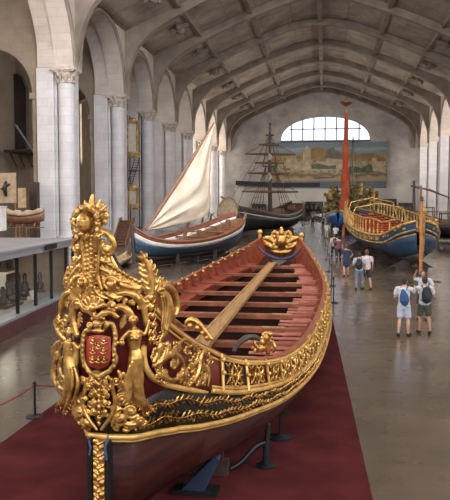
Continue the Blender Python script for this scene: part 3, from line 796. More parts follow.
sp(m, 106, 325, 4, 1.2, 180, 1.4, .10); sp(m, 90, 326, 3.6, 1.2, 0, 1.4, .10, -1); bl(m, 95.5, 326, 1.5, 1.2, .18); bl(m, 100.5, 326, 1.5, 1.2, .18)
obj('shield_frame', m, M['gold_old'], arms, remesh=.006, fac=1)
# foliate tail below the shield
m = MB()
st(m, [(99, 374), (99, 395), (100, 430)], [10, 8.5, 2.5], -.04, 12, .5)
for sg in (-1, 1):
    for cy, r in ((383, 5), (393, 5.2), (403, 4.6), (412, 3.6)): sp(m, 99 + sg * 5.6, cy, r * .85, 1.4, 90 if sg > 0 else 90, 1.25, .07, sg)
    st(m, [(99 + sg * 12, 378), (99 + sg * 14, 390), (99 + sg * 16.5, 402), (99 + sg * 12, 416), (99 + sg * 2, 430)], [1.8, 2.2, 2.4, 2.2, 1.4], .05)
    sp(m, 99 + sg * 17, 381, 4.5, 1.3, 0, 1.6, .05, sg)
for i in range(9): bl(m, 99, 379 + i * 5.6, 2.1, 2.6, .10)
fill(m, [(92, 378), (106, 378), (94, 386), (104, 387), (91, 395), (107, 396), (95, 403), (104, 404), (93, 412), (106, 412), (99, 418), (110, 386), (88, 386), (90, 404), (109, 404)], 3.2, .04)
obj('foliate_drop', m, M['gold'], BR, remesh=.006, fac=1)
# stern quarters: curls low on each side
m = MB()
for cx, cy, r, a0, d in ((127, 385, 5, 0, 1), (122, 399, 6, 200, -1), (131, 411, 7.5, 40, 1), (120, 419, 6, 120, -1), (141, 421, 5, 0, 1), (82, 400, 5, 0, -1), (79, 413, 5.5, 160, 1), (86, 424, 5, 60, -1)):
    sp(m, cx, cy, r, 1.5, a0, 2.1, .04, d)
for pts, w_ in (([(118, 392), (124, 388), (130, 392)], 4), ([(124, 424), (134, 425), (146, 420)], 5), ([(112, 426), (116, 412), (124, 408)], 5), ([(76, 398), (74, 410), (78, 424)], 5), ([(84, 392), (80, 398), (76, 400)], 4), ([(90, 430), (84, 426), (80, 418)], 4)):
    leaf(m, pts, w_, .035)
st(m, [(118, 370), (121, 378), (119, 388)], [1.8, 2.4, 2], .04); st(m, [(123, 372), (127, 380), (124, 392), (118, 404)], [1.6, 2.2, 2.4, 2], .03)
fill(m, [(118, 396), (126, 394), (134, 402), (114, 408), (118, 426), (136, 418), (146, 414), (127, 426), (84, 408), (78, 404), (82, 420), (88, 414)], 4.2, .02)
obj('quarter_scrolls', m, M['gold'], BR, remesh=V_, fac=1)
# nymphs
def nymph(pth, rad, head, arms_, skirt, tips, extra):
    m = MB(); st(m, pth, [x * 1.1 for x in rad], .06, 10, .85, 6)
    hx, hy = head; bl(m, hx, hy, 3.6, 4.4, .10, 3.8); bl(m, hx - .4, hy + .6, .8, 1.0, .155); bl(m, hx - 1.5, hy - .6, .7, .5, .15); bl(m, hx + 1.0, hy - .6, .7, .5, .15); bl(m, hx - .3, hy + 2.4, 1, .45, .148)
    for i in range(9):
        a = math.radians(180 + i * 22.5); bl(m, hx + 3.8 * math.cos(a), hy - .6 + 4.4 * math.sin(a), 1.6, 1.6, .09)
    st(m, [(hx, hy + 3), (pth[0][0], pth[0][1])], [1.7, 2.2], .07)
    for a_, r_ in arms_: st(m, a_, r_, .09, 8, 1)
    for s_ in skirt: st(m, s_, [1.5, 2.0, 1.7, .8], .11, 6, 1)
    for t_ in tips: leaf(m, t_[0], t_[1], .05)
    for x, y, r in extra: bl(m, x, y, r, r, .12)
    return m
m = nymph([(134, 329), (134.2, 336), (134, 343), (134.6, 349), (136, 358), (135.5, 370), (136, 384), (139, 398), (147, 409)], [4.2, 5.8, 5.2, 4.4, 6.6, 6.4, 6.0, 5.2, 3.4], (133.5, 321),
    [([(130, 331), (124, 337), (119, 343), (116, 341)], [2.2, 1.9, 1.6, 1.4]), ([(138, 331), (144, 334), (147, 328), (149, 320)], [2.2, 1.9, 1.6, 1.4])],
    [[(132, 362), (129, 378), (131, 392), (128, 402)], [(136, 364), (135, 380), (140, 396), (151, 410)], [(139, 362), (142, 378), (141, 392), (146, 403)], [(130, 366), (126, 384), (127, 398), (122, 404)]],
    [([(138, 396), (146, 405), (156, 413)], 5.5), ([(136, 398), (142, 409), (150, 418)], 4.5), ([(132, 394), (130, 402), (124, 406)], 4)], [(122, 343, 3.2), (131.8, 338.5, 2.1), (136.6, 338.5, 2.1)])
obj('carved_nymph', m, M['gold'], BR, remesh=.006, fac=1, label='gilded female figure on the right of the shield, drapery sweeping down')
m = nymph([(70, 341), (69.5, 348), (69.5, 355), (70, 362), (72, 372), (71, 384), (67, 396), (62, 405)], [4.0, 5.2, 4.6, 5.4, 5.8, 5.4, 4.6, 3.0], (69.5, 333),
    [([(66, 343), (61, 348), (60, 356)], [2.2, 1.9, 1.5]), ([(74, 343), (79, 348), (82, 344)], [2.2, 1.8, 1.4])],
    [[(68, 366), (66, 380), (64, 394), (56, 408)], [(72, 368), (73, 382), (70, 396), (64, 410)], [(75, 368), (78, 382), (76, 394), (72, 404)]],
    [([(66, 396), (61, 404), (55, 413)], 5), ([(70, 398), (67, 408), (63, 417)], 4.5), ([(74, 396), (75, 406), (72, 416)], 4)], [(67.6, 350, 1.9), (72, 350, 1.9)])
obj('carved_nymph', m, M['gold'], BR, remesh=.006, fac=1, label='gilded female figure on the left of the shield, drapery sweeping down')
# port quarter cluster
m = MB()
st(m, [(66, 340), (58, 344), (52, 349)], [2.5, 3, 1.5], .0); leaf(m, [(62, 346), (56, 350), (51, 356)], 5, .0)
st(m, [(60, 352), (55, 362), (54, 374), (57, 384), (64, 390), (70, 389)], [2.2, 2.8, 3, 3, 2.8, 2.2], .0); sp(m, 62, 380, 5, 1.4, 120, 2, .02)
st(m, [(63, 356), (60, 366), (62, 374)], [2, 2.6, 2], .02); sp(m, 57, 357, 4, 1.3, 0, 1.8, .02, -1); leaf(m, [(57, 388), (62, 393), (70, 394)], 4, -.02)
sp(m, 60, 326, 4, 1.2, 0, 1.7, .03); leaf(m, [(56, 366), (52, 374), (53, 384)], 4, -.02)
obj('port_quarter_carving', m, M['gold_old'], BR, remesh=V_, fac=1)
# tall acanthus leaf, bellflowers and the great volute of the starboard quarter
m = MB()
leaf(m, [(151, 294), (150, 281), (146.5, 266), (140.5, 251)], 11.5, .03, 6); st(m, [(151, 292), (150, 278), (146, 264), (141, 253)], [3, 4, 3, .8], .02); leaf(m, [(152, 294), (157, 285), (164, 277)], 7.5, .03, 4); leaf(m, [(149, 294), (144, 284), (142, 275)], 3.8, .03)
leaf(m, [(152, 290), (153, 278), (151, 266)], 4, .05)
obj('acanthus_finial', m, M['gold'], BR, remesh=.0065, fac=1)
m = MB()
for i, (x, y, r) in enumerate(((150, 298, 4.2), (151, 307, 4.0), (151.5, 316, 3.6), (152, 325, 3.2), (152, 333, 2.7), (152, 340, 2.1))):
    bl(m, x, y, r, r * 1.15, .05)
    for sg in (-1, 1): st(m, [(x + sg * 1, y - 3), (x + sg * r * 1.2, y), (x + sg * r * .8, y + 4.5)], [1.2, 1.8, .8], .06)
obj('bellflower_drop', m, M['gold'], BR, remesh=.0065, fac=1)
m = MB()
st(m, [(158, 290), (164, 286), (171, 289), (175.5, 298), (176.5, 308), (173, 316), (168, 315)], [2.2, 3, 3.4, 3.4, 3.2, 2.8, 2], .05); sp(m, 170, 309, 5.5, 1.3, 80, 2, .07)
st(m, [(160, 292), (165, 297), (167, 310), (165, 324), (163, 336)], [3.5, 5, 6.2, 5.2, 3], .05, 10, .9, 6)
for i in range(4): st(m, [(161 + i * 2.4, 296), (163 + i * 2.2, 310), (161.5 + i * 1.6, 330)], [1., 1.5, .9], .13)
leaf(m, [(158, 292), (153, 290), (150, 284)], 4, .04); leaf(m, [(164, 288), (168, 283), (174, 284)], 4, .05); bl(m, 162, 289, 3.6, 3, .09)
leaf(m, [(164, 330), (160, 340), (157, 348)], 5, .04); st(m, [(168, 318), (176, 322), (184, 328)], [3, 2.4, 1.2], .03)
obj('great_volute', m, M['gold'], BR, remesh=.0065, fac=1)
# acanthus rinceau on the red quarter
m = MB()
st(m, [(153, 366), (158, 362), (166, 356), (175, 355), (181, 362), (181, 373), (174, 380), (167, 378), (166, 371)], [2, 2.8, 3.2, 3.2, 3.2, 3, 2.6, 2, 1.6], .09)
leaf(m, [(160, 362), (164, 352), (167, 342)], 8.5, .09); leaf(m, [(166, 357), (173, 349), (180, 342)], 8, .09); leaf(m, [(153, 362), (157, 354), (158, 346)], 7, .09)
leaf(m, [(181, 370), (184, 379), (190, 384)], 7, .09); leaf(m, [(170, 380), (162, 378), (156, 372)], 7, .09)
st(m, [(176, 346), (183, 340), (190, 343), (193, 350)], [1.6, 2.2, 2.2, 1.6], .09)
for i in range(11): bl(m, 191.5 - .3 * i + (1.8 if i % 2 else -1.2), 346 + i * 3.7, 2.5, 2.2, .10)
st(m, [(204, 349), (200, 356), (198, 368), (194, 378), (188, 386)], [1.8, 2.8, 3.0, 2.8, 2], .09)
st(m, [(211, 356), (207, 364), (208, 376), (206, 387)], [1.6, 2.4, 2.8, 2.0], .09); leaf(m, [(202, 384), (205, 374), (204, 362)], 6.5, .09)
leaf(m, [(196, 386), (201, 378), (210, 370)], 6, .09); sp(m, 203, 382, 4, 1.3, 0, 1.6, .10); sp(m, 209, 361, 3.4, 1.2, 0, 1.4, .10)
leaf(m, [(176, 378), (183, 374), (188, 366)], 6.5, .09); leaf(m, [(170, 352), (176, 360), (174, 370)], 6, .08); leaf(m, [(198, 352), (195, 362), (188, 370)], 6, .08); leaf(m, [(160, 372), (158, 364), (163, 358)], 6, .08)
fill(m, [(158, 356), (164, 372), (186, 352), (186, 380), (197, 344), (172, 366), (203, 366), (206, 352), (161, 346), (168, 344), (194, 372)], 4.0, .07)
obj('acanthus_rinceau', m, M['gold'], BR, remesh=.0065, fac=1)
# gilded sternpost with black straps
m = MB()
m.box((BX - .07, 6.80, .86), (.12, .10, 1.10)); PX = BX - .07
for i in range(18):
    z = 1.42 - i * .062; m.blob((PX + (.025 if i % 2 else -.025), 6.745, z), (.035, .025, .032), 8, 6); m.tube([(PX - .05, 6.745, z), (PX, 6.735, z - .03), (PX + .05, 6.745, z)], [.010, .018, .010], 6)
obj('gilded_sternpost', m, M['gold'], BR, remesh=.006, fac=1)
m = MB(); m.box((PX - .10, 6.83, .86), (.05, .14, 1.12)); m.box((PX + .085, 6.83, .86), (.04, .14, 1.12)); obj('sternpost_edging', m, M['black'], BR, smooth=False)
m = MB(); m.tube([(PX - .10, 6.76, 1.42), (PX - .07, 6.72, 1.36), (PX - .09, 6.73, 1.28)], .012, 6); obj('blue_lashing', m, M['blue_rope'], BR); m = MB(); m.tube([(PX + .11, 6.74, 1.46), (PX + .08, 6.72, 1.38), (PX + .09, 6.73, 1.24)], .016, 6); obj('blue_lashing', m, M['blue_rope'], BR)

# ---- carved vine along the black wale, both sides
for side in (1, -1):
    m = MB(); s = .9 if side > 0 else 1.2; kk = 0
    def V(s, v, off): return S(side, s, v, off, 'low', 'up')
    for base, ph in ((.32, 0), (.70, 2.)):
        pts = []; q = 1.2 if side > 0 else 1.6; smax = 11.8
        ss = []
        while q < smax:
            dY = max(.5, (L_('low', q + .1) - L_('low', q)).length * 10); ss.append(q); q += .028 / dY
        ds = 0.
        for i, q in enumerate(ss):
            pts.append(V(q, base + .05 * math.sin(i * .21 + ph), .028))
        m.tube(pts, .007, 5)
        for i in range(0, len(ss) - 6, 4):
            i += random.choice((0, 0, 1)); a = ss[i]; b = ss[min(len(ss) - 1, i + 4)]; sg = random.choice((-1, 1)); v0 = base + .05 * math.sin(i * .21 + ph)
            m.tube([V(a, v0, .028), V((a + b) / 2, v0 + sg * random.uniform(.07, .17), .036), V(b, v0 + sg * random.uniform(.02, .2), .028)], [.008, .018, .006], 5, .7)
            m.tube([V(a, v0, .028), V(a + (b - a) * .4, v0 - sg * .09, .034), V(a + (b - a) * .9, v0 - sg * .05, .028)], [.008, .016, .006], 5, .7)
    obj('carved_vine', m, M['gold'], BR)
# ---- carved panels of the bulwark
bounds = [8.72, 9.42, 10.08, 10.6, 11.1, 11.62, 12.15, 12.7, 13.35, 14.1, 15, 16, 17.1, 18.3, 19.6, 21, 22.5, 24.1, 25.8, 27.6, 29.5, 31.5, 33.4]
def panel(side, y0, y1, red):
    s0 = sY(y0, 'up'); s1 = sY(y1, 'up'); e = (s1 - s0) * .07
    m = MB(); rows = [[S(side, lerp(s0 + e, s1 - e, i / 6), v, .030) for i in range(7)] for v in (.16, .5, .84)]
    m.grid(rows); p = obj('carved_panel', m, M['shield_red' if red else 'black'] if not red else M['red_panel'], BR, solid=.012, label='dark red panel with gilded carving' if red else 'black panel with gilded carving')
    g = MB(); sm_ = (s0 + s1) / 2; hs = (s1 - s0) / 2 - 2 * e; size = (y1 - y0)
    def Q(u, v, o=.05): return S(side, sm_ + u * hs, .5 + v * .36, o)
    g.tube([Q(0, -.9), Q(-.25, -.35), Q(-.34, 0), Q(-.25, .35), Q(0, .9)], [.012, .024, .030, .024, .012], 6, .8); g.tube([Q(0, -.9), Q(.25, -.35), Q(.34, 0), Q(.25, .35), Q(0, .9)], [.012, .024, .030, .024, .012], 6, .8)
    g.blob(Q(0, 0, .055), .035, 8, 6)
    for u in (-1, 1):
        for v in (-1, 1):
            g.tube([Q(u * .3, v * .1), Q(u * .55, v * .2), Q(u * .75, v * .55), Q(u * .5, v * .85), Q(u * .35, v * .6)], [.014, .023, .026, .022, .014], 6, .8)
            g.tube([Q(u * .7, v * .45), Q(u * .95, v * .8)], [.016, .008], 5)
        g.tube([Q(u * .4, 0), Q(u * .9, .0)], [.016, .010], 5)
    g.blob(Q(0, .88), .02, 6, 5); g.blob(Q(0, -.88), .02, 6, 5)
    obj('gilded_carving', g, M['gold'], p)
    f = MB(); s2 = s0
    f.tube([S(side, s2, .0, .05), S(side, s2, 1., .05)], .024, 8); f.tube([S(side, s2 + e * .5, .15, .045), S(side, s1 - e * .5, .15, .045)], .010, 5); f.tube([S(side, s2 + e * .5, .85, .045), S(side, s1 - e * .5, .85, .045)], .010, 5)
    f.blob(S(side, s2, .5, .07), .035, 8, 6); f.blob(S(side, s2, .85, .07), .035, 8, 6)
    obj('panel_pilaster', f, M['gold_paint'], BR)
for side in (1, -1):
    for i in range(len(bounds) - 1): panel(side, bounds[i], bounds[i + 1], i % 2 == 1 if i < 2 else i % 3 == 1)
# small finials standing on the rail along both sides
for side in (1, -1):
    for i, Y in enumerate([12.6 + 1.5 * k for k in range(13)]):
        p = W(L_('rail', sY(Y)), side); m = MB(); m.blob(p + Vector((side * .03, 0, .0)), (.06, .13, .07), 8, 6)
        m.tube([p + Vector((side * .06, -.2, -.10)), p + Vector((side * .10, -.1, -.04)), p + Vector((side * .09, .1, -.05)), p + Vector((side * .07, .25, -.12))], [.02, .04, .04, .02], 6)
        obj('rail_carving', m, M['gold'], BR)

# ---- gilded lion and curved tiller inside the stern, starboard
def Ti(px, py, Y): return at(px, py, Y)
m = MB(); Y0 = 11.3; k_ = Y0 / 700
def b2(px, py, r, ry=None, dy=0): m.blob(at(px, py, Y0 + dy), (r * k_, r * k_, (ry or r) * k_), 10, 7)
b2(267, 338, 5, 5.5); b2(270, 334, 3.4, 3, -.02); b2(263, 342, 4.5, 5); b2(261, 348, 5.5, 5); b2(256, 351, 3, 2.4)
for a in range(10): b2(267 + 5 * math.cos(a * .63), 338 + 5.5 * math.sin(a * .63), 1.8, 1.8, -.03)
m.tube([at(258, 349, Y0), at(255, 344, Y0), at(254, 340, Y0)], [.03, .04, .03], 7); m.tube([at(268, 345, Y0), at(268, 354, Y0)], [.05, .035], 7)
m.tube([at(272, 341, Y0), at(275, 347, Y0), at(273, 352, Y0)], [.03, .035, .03], 7)
obj('gilded_lion', m, M['gold'], BR, remesh=.012, fac=1)
m = MB(); m.tube(cr([at(234, 351, 10.6), at(238, 344, 11), at(246, 338, 11.2), at(255, 337, 11.3), at(262, 341, 11.3)], 5), [.03, .045, .05, .045, .035], 8); obj('curved_tiller', m, M['wood_dk'], BR)
m = MB(); Y0 = 12.0; k_ = Y0 / 700
for x, y, r in ((190, 326, 3.6), (194, 323, 3), (198, 328, 4), (203, 333, 3.4), (207, 338, 3)): b2(x, y, r)
m.tube(cr([at(186, 324, Y0), at(190, 320, Y0), at(197, 322, Y0), at(204, 330, Y0), at(212, 340, Y0)], 4), [.04, .06, .06, .05, .03], 8)
obj('gilded_knee', m, M['gold'], BR, remesh=.012, fac=1)
# gilded crest at the far end
def crest(m, dx=0):
    Y = 34.9; k = Y / 700
    def s2(pts, r): m.tube(cr([at(a, b, Y) for a, b in pts], 4), [x * k * 1.35 for x in r], 7)
    def bb(x, y, r, ry=None): m.blob(at(x, y, Y - .05), (r * k * 1.25, r * k, 1.2 * (ry or r) * k), 9, 6)
    cx = 281.5
    bb(cx, 241, 4.5, 5); bb(cx, 233, 2.6, 3.4); bb(cx, 229, 1.6, 2)
    for sg in (-1, 1):
        s2([(cx + sg * 2, 236), (cx + sg * 7, 232), (cx + sg * 9, 237), (cx + sg * 6, 240)], [1.2, 1.8, 1.6, 1])
        s2([(cx + sg * 3, 244), (cx + sg * 9, 241), (cx + sg * 15, 238), (cx + sg * 19, 241)], [1.6, 2.2, 2, 1.2])
        s2([(cx + sg * 4, 248), (cx + sg * 10, 247), (cx + sg * 15, 244), (cx + sg * 20, 245)], [1.8, 2.2, 1.8, 1])
        s2([(cx + sg * 1, 252), (cx + sg * 6, 252), (cx + sg * 11, 250)], [1.8, 2, 1.2])
        bb(cx + sg * 12, 238, 1.8); bb(cx + sg * 17, 242, 1.6); bb(cx + sg * 8, 245, 2)
        for q in range(5): bb(cx + sg * (4 + q * 3.4), 236.5 + q * .6, 1.2, 1.8)
    s2([(cx, 252), (cx, 257)], [2.4, 1])
m = MB(); crest(m); obj('gilded_bow_crest', m, M['gold'], BR, remesh=.035, fac=1)
m = MB()
for px, y0, y1 in ((260, 233, 246), (301.5, 236, 248)): m.tube([at(px, y1, 34.9), at(px, y0, 34.9)], [.10, .08], 8); m.blob(at(px, y0 - 1, 34.9), .13)
obj('bow_post', m, M['gold_paint'], BR)
m = MB(); m.tube(cr([at(258, 246, 33.2), at(263, 252, 33.0), at(272, 257, 32.9), at(283, 259, 32.8), at(293, 256, 33), at(300, 249, 33.2)], 5), .055, 7); obj('blue_garland', m, M['blue_rope'], BR)
m = MB(); m.prism([(BX - .9, 1.4), (BX - .5, 1.0), (BX + .5, 1.0), (BX + .9, 1.4), (BX + .95, 2.15), (BX + .4, 2.3), (BX - .4, 2.3), (BX - .95, 2.15)], 34.95, 35.05); obj('bow_bulkhead', m, M['red_panel'], BR, smooth=False)

# ---- carpet, cradle props, stanchions
m = MB(); r0, r1 = atZ(372.5, 500, 0), atZ(333, 321.7, 0); l0, l1 = atZ(0, 455, 0), atZ(64, 410, 0)
def ext(a, b, Y): return a.lerp(b, (Y - a.y) / (b.y - a.y))
cy0, cy1 = 4.5, 38.0; q = [ext(l0, l1, cy0), ext(r0, r1, cy0), ext(r0, r1, cy1), Vector((-4.9, cy1, 0))]
m.prism([(p.x, p.y) for p in q], 0, .022, 'z')
carpet = obj('carpet', m, mat('dark_red_carpet', (.082, .017, .016), .98, 0, .12, 1.5, 0, c2=(.052, .010, .010), spec=.05), smooth=False)
tag(carpet, 'long dark red carpet lying under the gilded barge', 'carpet')
def cradle(Y, hw_, lab):
    t = thing('hull_cradle', lab, 'cradle', (BX, Y, .024), 'cradles under the barge')
    m = MB(); m.box((BX, Y, .12), (2.2 * hw_, .22, .19)); obj('cross_beam', m, M['wood_dk'], t, smooth=False)
    for sd in (-1, 1):
        zb = table([(0, .4), (.5, .46), (1, .52), (2, .6)], hw_ * .8); m = MB(); m.prism([(BX + sd * hw_ * .35, .2), (BX + sd * hw_ * 1.0, .2), (BX + sd * hw_ * 1.02, zb - .02), (BX + sd * hw_ * .8, zb - .12)], Y - .08, Y + .08, 'y')
        obj('shore', m, M['wood_dk'], t, smooth=False)
for Y, hw_, lab in ((9.6, .8, 'dark timber cradle nearest the carved stern of the barge'), (13, 1.4, 'dark timber cradle, second under the barge from its carved stern'), (19, 1.7, 'dark timber cradle under the middle of the barge'), (25, 1.5, 'dark timber cradle under the forward half of the barge'), (31, 1.0, 'dark timber cradle farthest under the barge')): cradle(Y, hw_, lab)
t = thing('hull_prop', 'low black iron prop with round base beside the barge hull', 'prop', (atZ(280, 438, .02)), None)
p = t.location; m = MB(); m.lathe(p, [(.2, 0), (.2, .03), (.05, .06), (.025, .08)], 20); obj('base', m, M['iron'], t)
m = MB(); m.tube([p + Vector((0, 0, .05)), p + Vector((0, 0, .75))], .022, 8); obj('post', m, M['iron'], t)
m = MB(); m.box(p + Vector((-.12, 0, .42)), (.5, .05, .08)); m.box(p + Vector((-.08, 0, .70)), (.36, .05, .07)); obj('crossbar', m, M['iron'], t, smooth=False)
a = atZ(204, 492, .024); t = thing('blue_trestle', 'slanting dark blue steel trestle under the barge hull', 'trestle', a)
m = MB(); m.prism([(a.x - .30, .06), (a.x + .02, .06), (a.x + .22, .50), (a.x + .16, .56)], a.y - .10, a.y + .10, 'y'); obj('trestle_leg', m, M['steel_blue'], t, smooth=False)
m = MB(); m.box((a.x - .1, a.y, .05), (.6, .3, .05)); obj('trestle_foot', m, M['iron'], t, smooth=False)
a = atZ(262, 470, .024); t = thing('iron_jack', 'curved black iron jack on the carpet between trestle and prop', 'jack', a)
m = MB(); m.tube(cr([a + Vector((-.45, -.1, .03)), a + Vector((-.3, 0, .10)), a + Vector((-.1, .1, .3)), a + Vector((.05, .15, .36))], 5), [.03, .04, .045, .04], 8); obj('arm', m, M['iron'], t)
m = MB(); m.tube([a + Vector((.05, .15, .0)), a + Vector((.05, .15, .34)), a + Vector((.08, .17, .62))], [.07, .05, .03], 10); m.lathe(a + Vector((.05, .15, 0)), [(.14, 0), (.14, .03), (.06, .05)], 16); obj('screw', m, M['iron'], t)
def stanchion(p, h, lab, group=None, mt='iron', name='rope_stanchion', r=.16):
    t = thing(name, lab, 'stanchion', p, group); p = Vector(p)
    m = MB(); m.lathe(p, [(r, 0), (r, .015), (r * .75, .035), (.03, .05)], 24); obj('base', m, M['iron'], t)
    m = MB(); m.tube([p + Vector((0, 0, .03)), p + Vector((0, 0, h))], .022, 10); m.blob(p + Vector((0, 0, h)), .034); obj('post', m, M[mt], t)
    return t
s0 = atZ(35, 417, 0); stanchion(s0, .62, 'black post with round base beside the carpet corner at far left')
m = MB(); p1 = s0 + Vector((0, 0, .58)); p2 = p1 + Vector((-1.6, -.9, .0))
m.tube([p1.lerp(p2, i / 10) - Vector((0, 0, .35 * math.sin(PI * i / 10))) for i in range(11)], .016, 6); m.tube([p1.lerp(p1 + Vector((2.0, 2.6, 0)), i / 10) - Vector((0, 0, .25 * math.sin(PI * i / 10))) for i in range(11)], .014, 6)
tag(obj('barrier_rope', m, M['red_rope']), 'red rope sagging either side of the black post at left', 'rope')
# ================================================================== OTHER VESSELS
def hull(root, P0, P1, st_, keel, bands, side_names=('hull',), nose=.0, deck=None, n=6, full=.55):
    """st_: (s, half breadth, rail z). keel: (s,z). bands: (name, top fraction, bottom fraction, material) of the side, 0 = rail, 1 = keel."""
    P0 = Vector((P0[0], P0[1], 0)); P1 = Vector((P1[0], P1[1], 0)); ax = (P1 - P0); L = ax.length; ax.normalize(); nr = Vector((ax.y, -ax.x, 0))
    C_ = cr([(a, b, c) for a, b, c in st_], n)
    def pt(q, f, side):
        zk = table(keel, q.x); b = max(q.y, .02); e = f
        bb = b * (1 - max(0, e - .0) ** (1 / full) * .97) if e > 0 else b
        return P0 + ax * (q.x * L) + nr * side * bb + Vector((0, 0, lerp(q.z, zk, f)))
    for name, f0, f1, mt in bands:
        m = MB()
        for sd in (1, -1): m.grid([[pt(q, lerp(f0, f1, k / 3), sd) for q in C_] for k in range(4)])
        obj(name, m, M[mt], root, solid=.05, ang=70)
    if deck:
        m = MB(); m.grid([[P0 + ax * (q.x * L) + nr * sd * max(0, q.y - .06) + Vector((0, 0, q.z - deck[0])) for q in C_] for sd in (1, -1)])
        obj('deck', m, M[deck[1]], root)
    def loc(s, u, z): return P0 + ax * (s * L) + nr * u + Vector((0, 0, z))
    def railz(s): return table([(a, c) for a, b, c in st_], s)
    def railb(s): return table([(a, b) for a, b, c in st_], s)
    def rail(name, dz, r, mt, du=0., s0=0., s1=1.):
        m = MB()
        for sd in (1, -1):
            q = [p for p in C_ if s0 <= p.x <= s1]; m.tube([P0 + ax * (p.x * L) + nr * sd * (max(p.y, .02) + du) + Vector((0, 0, p.z + dz)) for p in q], r, 6)
        return obj(name, m, M[mt], root)
    return loc, railz, railb, rail, L
# ---- blue fishing boat with a lateen sail
FB = thing('fishing_boat', 'blue and white wooden fishing boat with red-brown rail, under the pale lateen sail', 'boat', (-8.4, 45, 0))
b0 = at(134, 229, 39.5); b1 = at(240, 212, 51.5)
loc, rz_, rb_, rail_, L = hull(FB, b0, b1, [(0, .03, 2.38), (.05, .75, 1.85), (.16, 1.5, 1.55), (.35, 1.85, 1.55), (.55, 1.9, 1.78), (.78, 1.55, 2.3), (.93, .95, 2.85), (1, .35, 3.15)],
    [(0, .45), (.06, .32), (.8, .32), (1, .9)], [('upper_strake', 0, .13, 'brick_red'), ('white_strake', .13, .29, 'white'), ('blue_side', .29, .74, 'blue_boat'), ('lower_hull', .74, 1, 'copper')], deck=(.42, 'wood'))
rail_('gunwale', .02, .07, 'brick_red', .02)
m = MB(); m.tube([loc(0, 0, .35), loc(-.012, 0, 1.4), loc(-.015, 0, 2.6)], .10, 8); obj('stem_post', m, M['copper'], FB)
m = MB(); m.box(loc(.5, 0, .24), (.2, .2, .2)); 
for s in (.18, .3, .42, .55, .68, .8):
    m = MB(); a = loc(s, -rb_(s) + .1, rz_(s) - .22); b = loc(s, rb_(s) - .1, rz_(s) - .22); m.tube([a, b], .11, 6, .5); obj('thwart', m, M['wood'], FB)
for s, u, r, h in ((.36, .3, .24, .6), (.62, -.5, .2, .5), (.7, .5, .22, .5), (.86, 0, .2, .5)):
    m = MB(); m.lathe(loc(s, u, rz_(s) - .42), [(r * .8, 0), (r, h * .5), (r * .8, h)], 14); o = obj('wooden_barrel', m, M['wood'])
    tag(o, 'dark wooden barrel in the fishing boat, ' + {.36: 'beside the mast foot', .62: 'left of the steering seat', .7: 'right of the steering seat', .86: 'in the stern end'}[s], 'barrel')
m = MB(); mt_ = loc(.4, 0, 1.2); top = at(209, 140, mt_.y + 2.6); m.tube([mt_, top], [.13, .08], 8); obj('mast', m, M['wood'], FB)
ya = at(146, 230, 41.2); yb = at(214, 123, 46.5); m = MB(); m.tube([ya, ya.lerp(yb, .5) + Vector((0, 0, -.12)), yb], [.09, .13, .05], 8); obj('lateen_yard', m, M['wood'], FB)
foot = cr([at(213, 127, 46.4), at(211.5, 150, 46.2), at(210, 185, 45.9), at(209, 211, 45.5), at(196, 220, 44.2), at(178, 225, 43), at(160, 229, 42), at(147.5, 230, 41.3)], 5)
rows = []; N_ = len(foot) - 1; nrm = (at(209, 211, 45.5) - ya).cross(yb - ya).normalized()
if nrm.y > 0: nrm = -nrm
for i in range(N_ + 1):
    t = i / N_; a = yb.lerp(ya, min(1, t * 1.0)); b = foot[i]; r = []
    for j in range(15):
        u = j / 14; p = a.lerp(b, u); w_ = (b - a).length
        r.append(p + nrm * (math.sin(PI * u) * .10 * w_ + .10 * math.sin(u * 17 + t * 4) * math.sin(PI * u) + .05 * math.sin(u * 31 - t * 9) * u))
    rows.append(r)
m = MB(); m.grid(rows); sl = obj('lateen_sail', m, M['sail'], FB, solid=.02)
m = MB()
for k, pts in enumerate(([(201, 146), (199, 152), (202, 156), (200, 162)], [(203, 150), (205, 154), (203, 160)], [(198, 176), (201, 180), (199, 186)])):
    m.tube([at(x, y, 45.1) + nrm * .2 for x, y in pts], .035, 5)
m = MB(); m.tube([at(209, 212, 45.5), loc(.75, .6, 2.2)], .025, 5); obj('sheet_rope', m, M['rope'], FB)
for i, (s, u) in enumerate(((.25, .9), (.25, -.9), (.6, .9), (.6, -.9))):
    m = MB(); a = loc(s, u, 0); m.prism([(a.x - .12, 0), (a.x + .12, 0), (a.x + .08, .75), (a.x - .08, .75)], a.y - .12, a.y + .12); m.box(a + Vector((0, 0, .05)), (.7, .7, .1)); obj('boat_support', m, M['wood_dk'], FB, smooth=False)
m = MB(); a = loc(.05, 0, .16); b = loc(.9, 0, .16); m.tube([a, b], .15, 4); obj('keel_block', m, M['wood_dk'], FB, smooth=False)
for i, (px, py) in enumerate(((182, 278), (198, 272), (216, 264), (229, 257))):
    stanchion(atZ(px, py, 0), .85, ['blue post with round base, leftmost before the fishing boat', 'blue post before the fishing boat, second from left', 'blue post before the fishing boat, third from left', 'blue post before the fishing boat, nearest its stern'][i], 'blue posts by the fishing boat', 'blue_hull', r=.18)
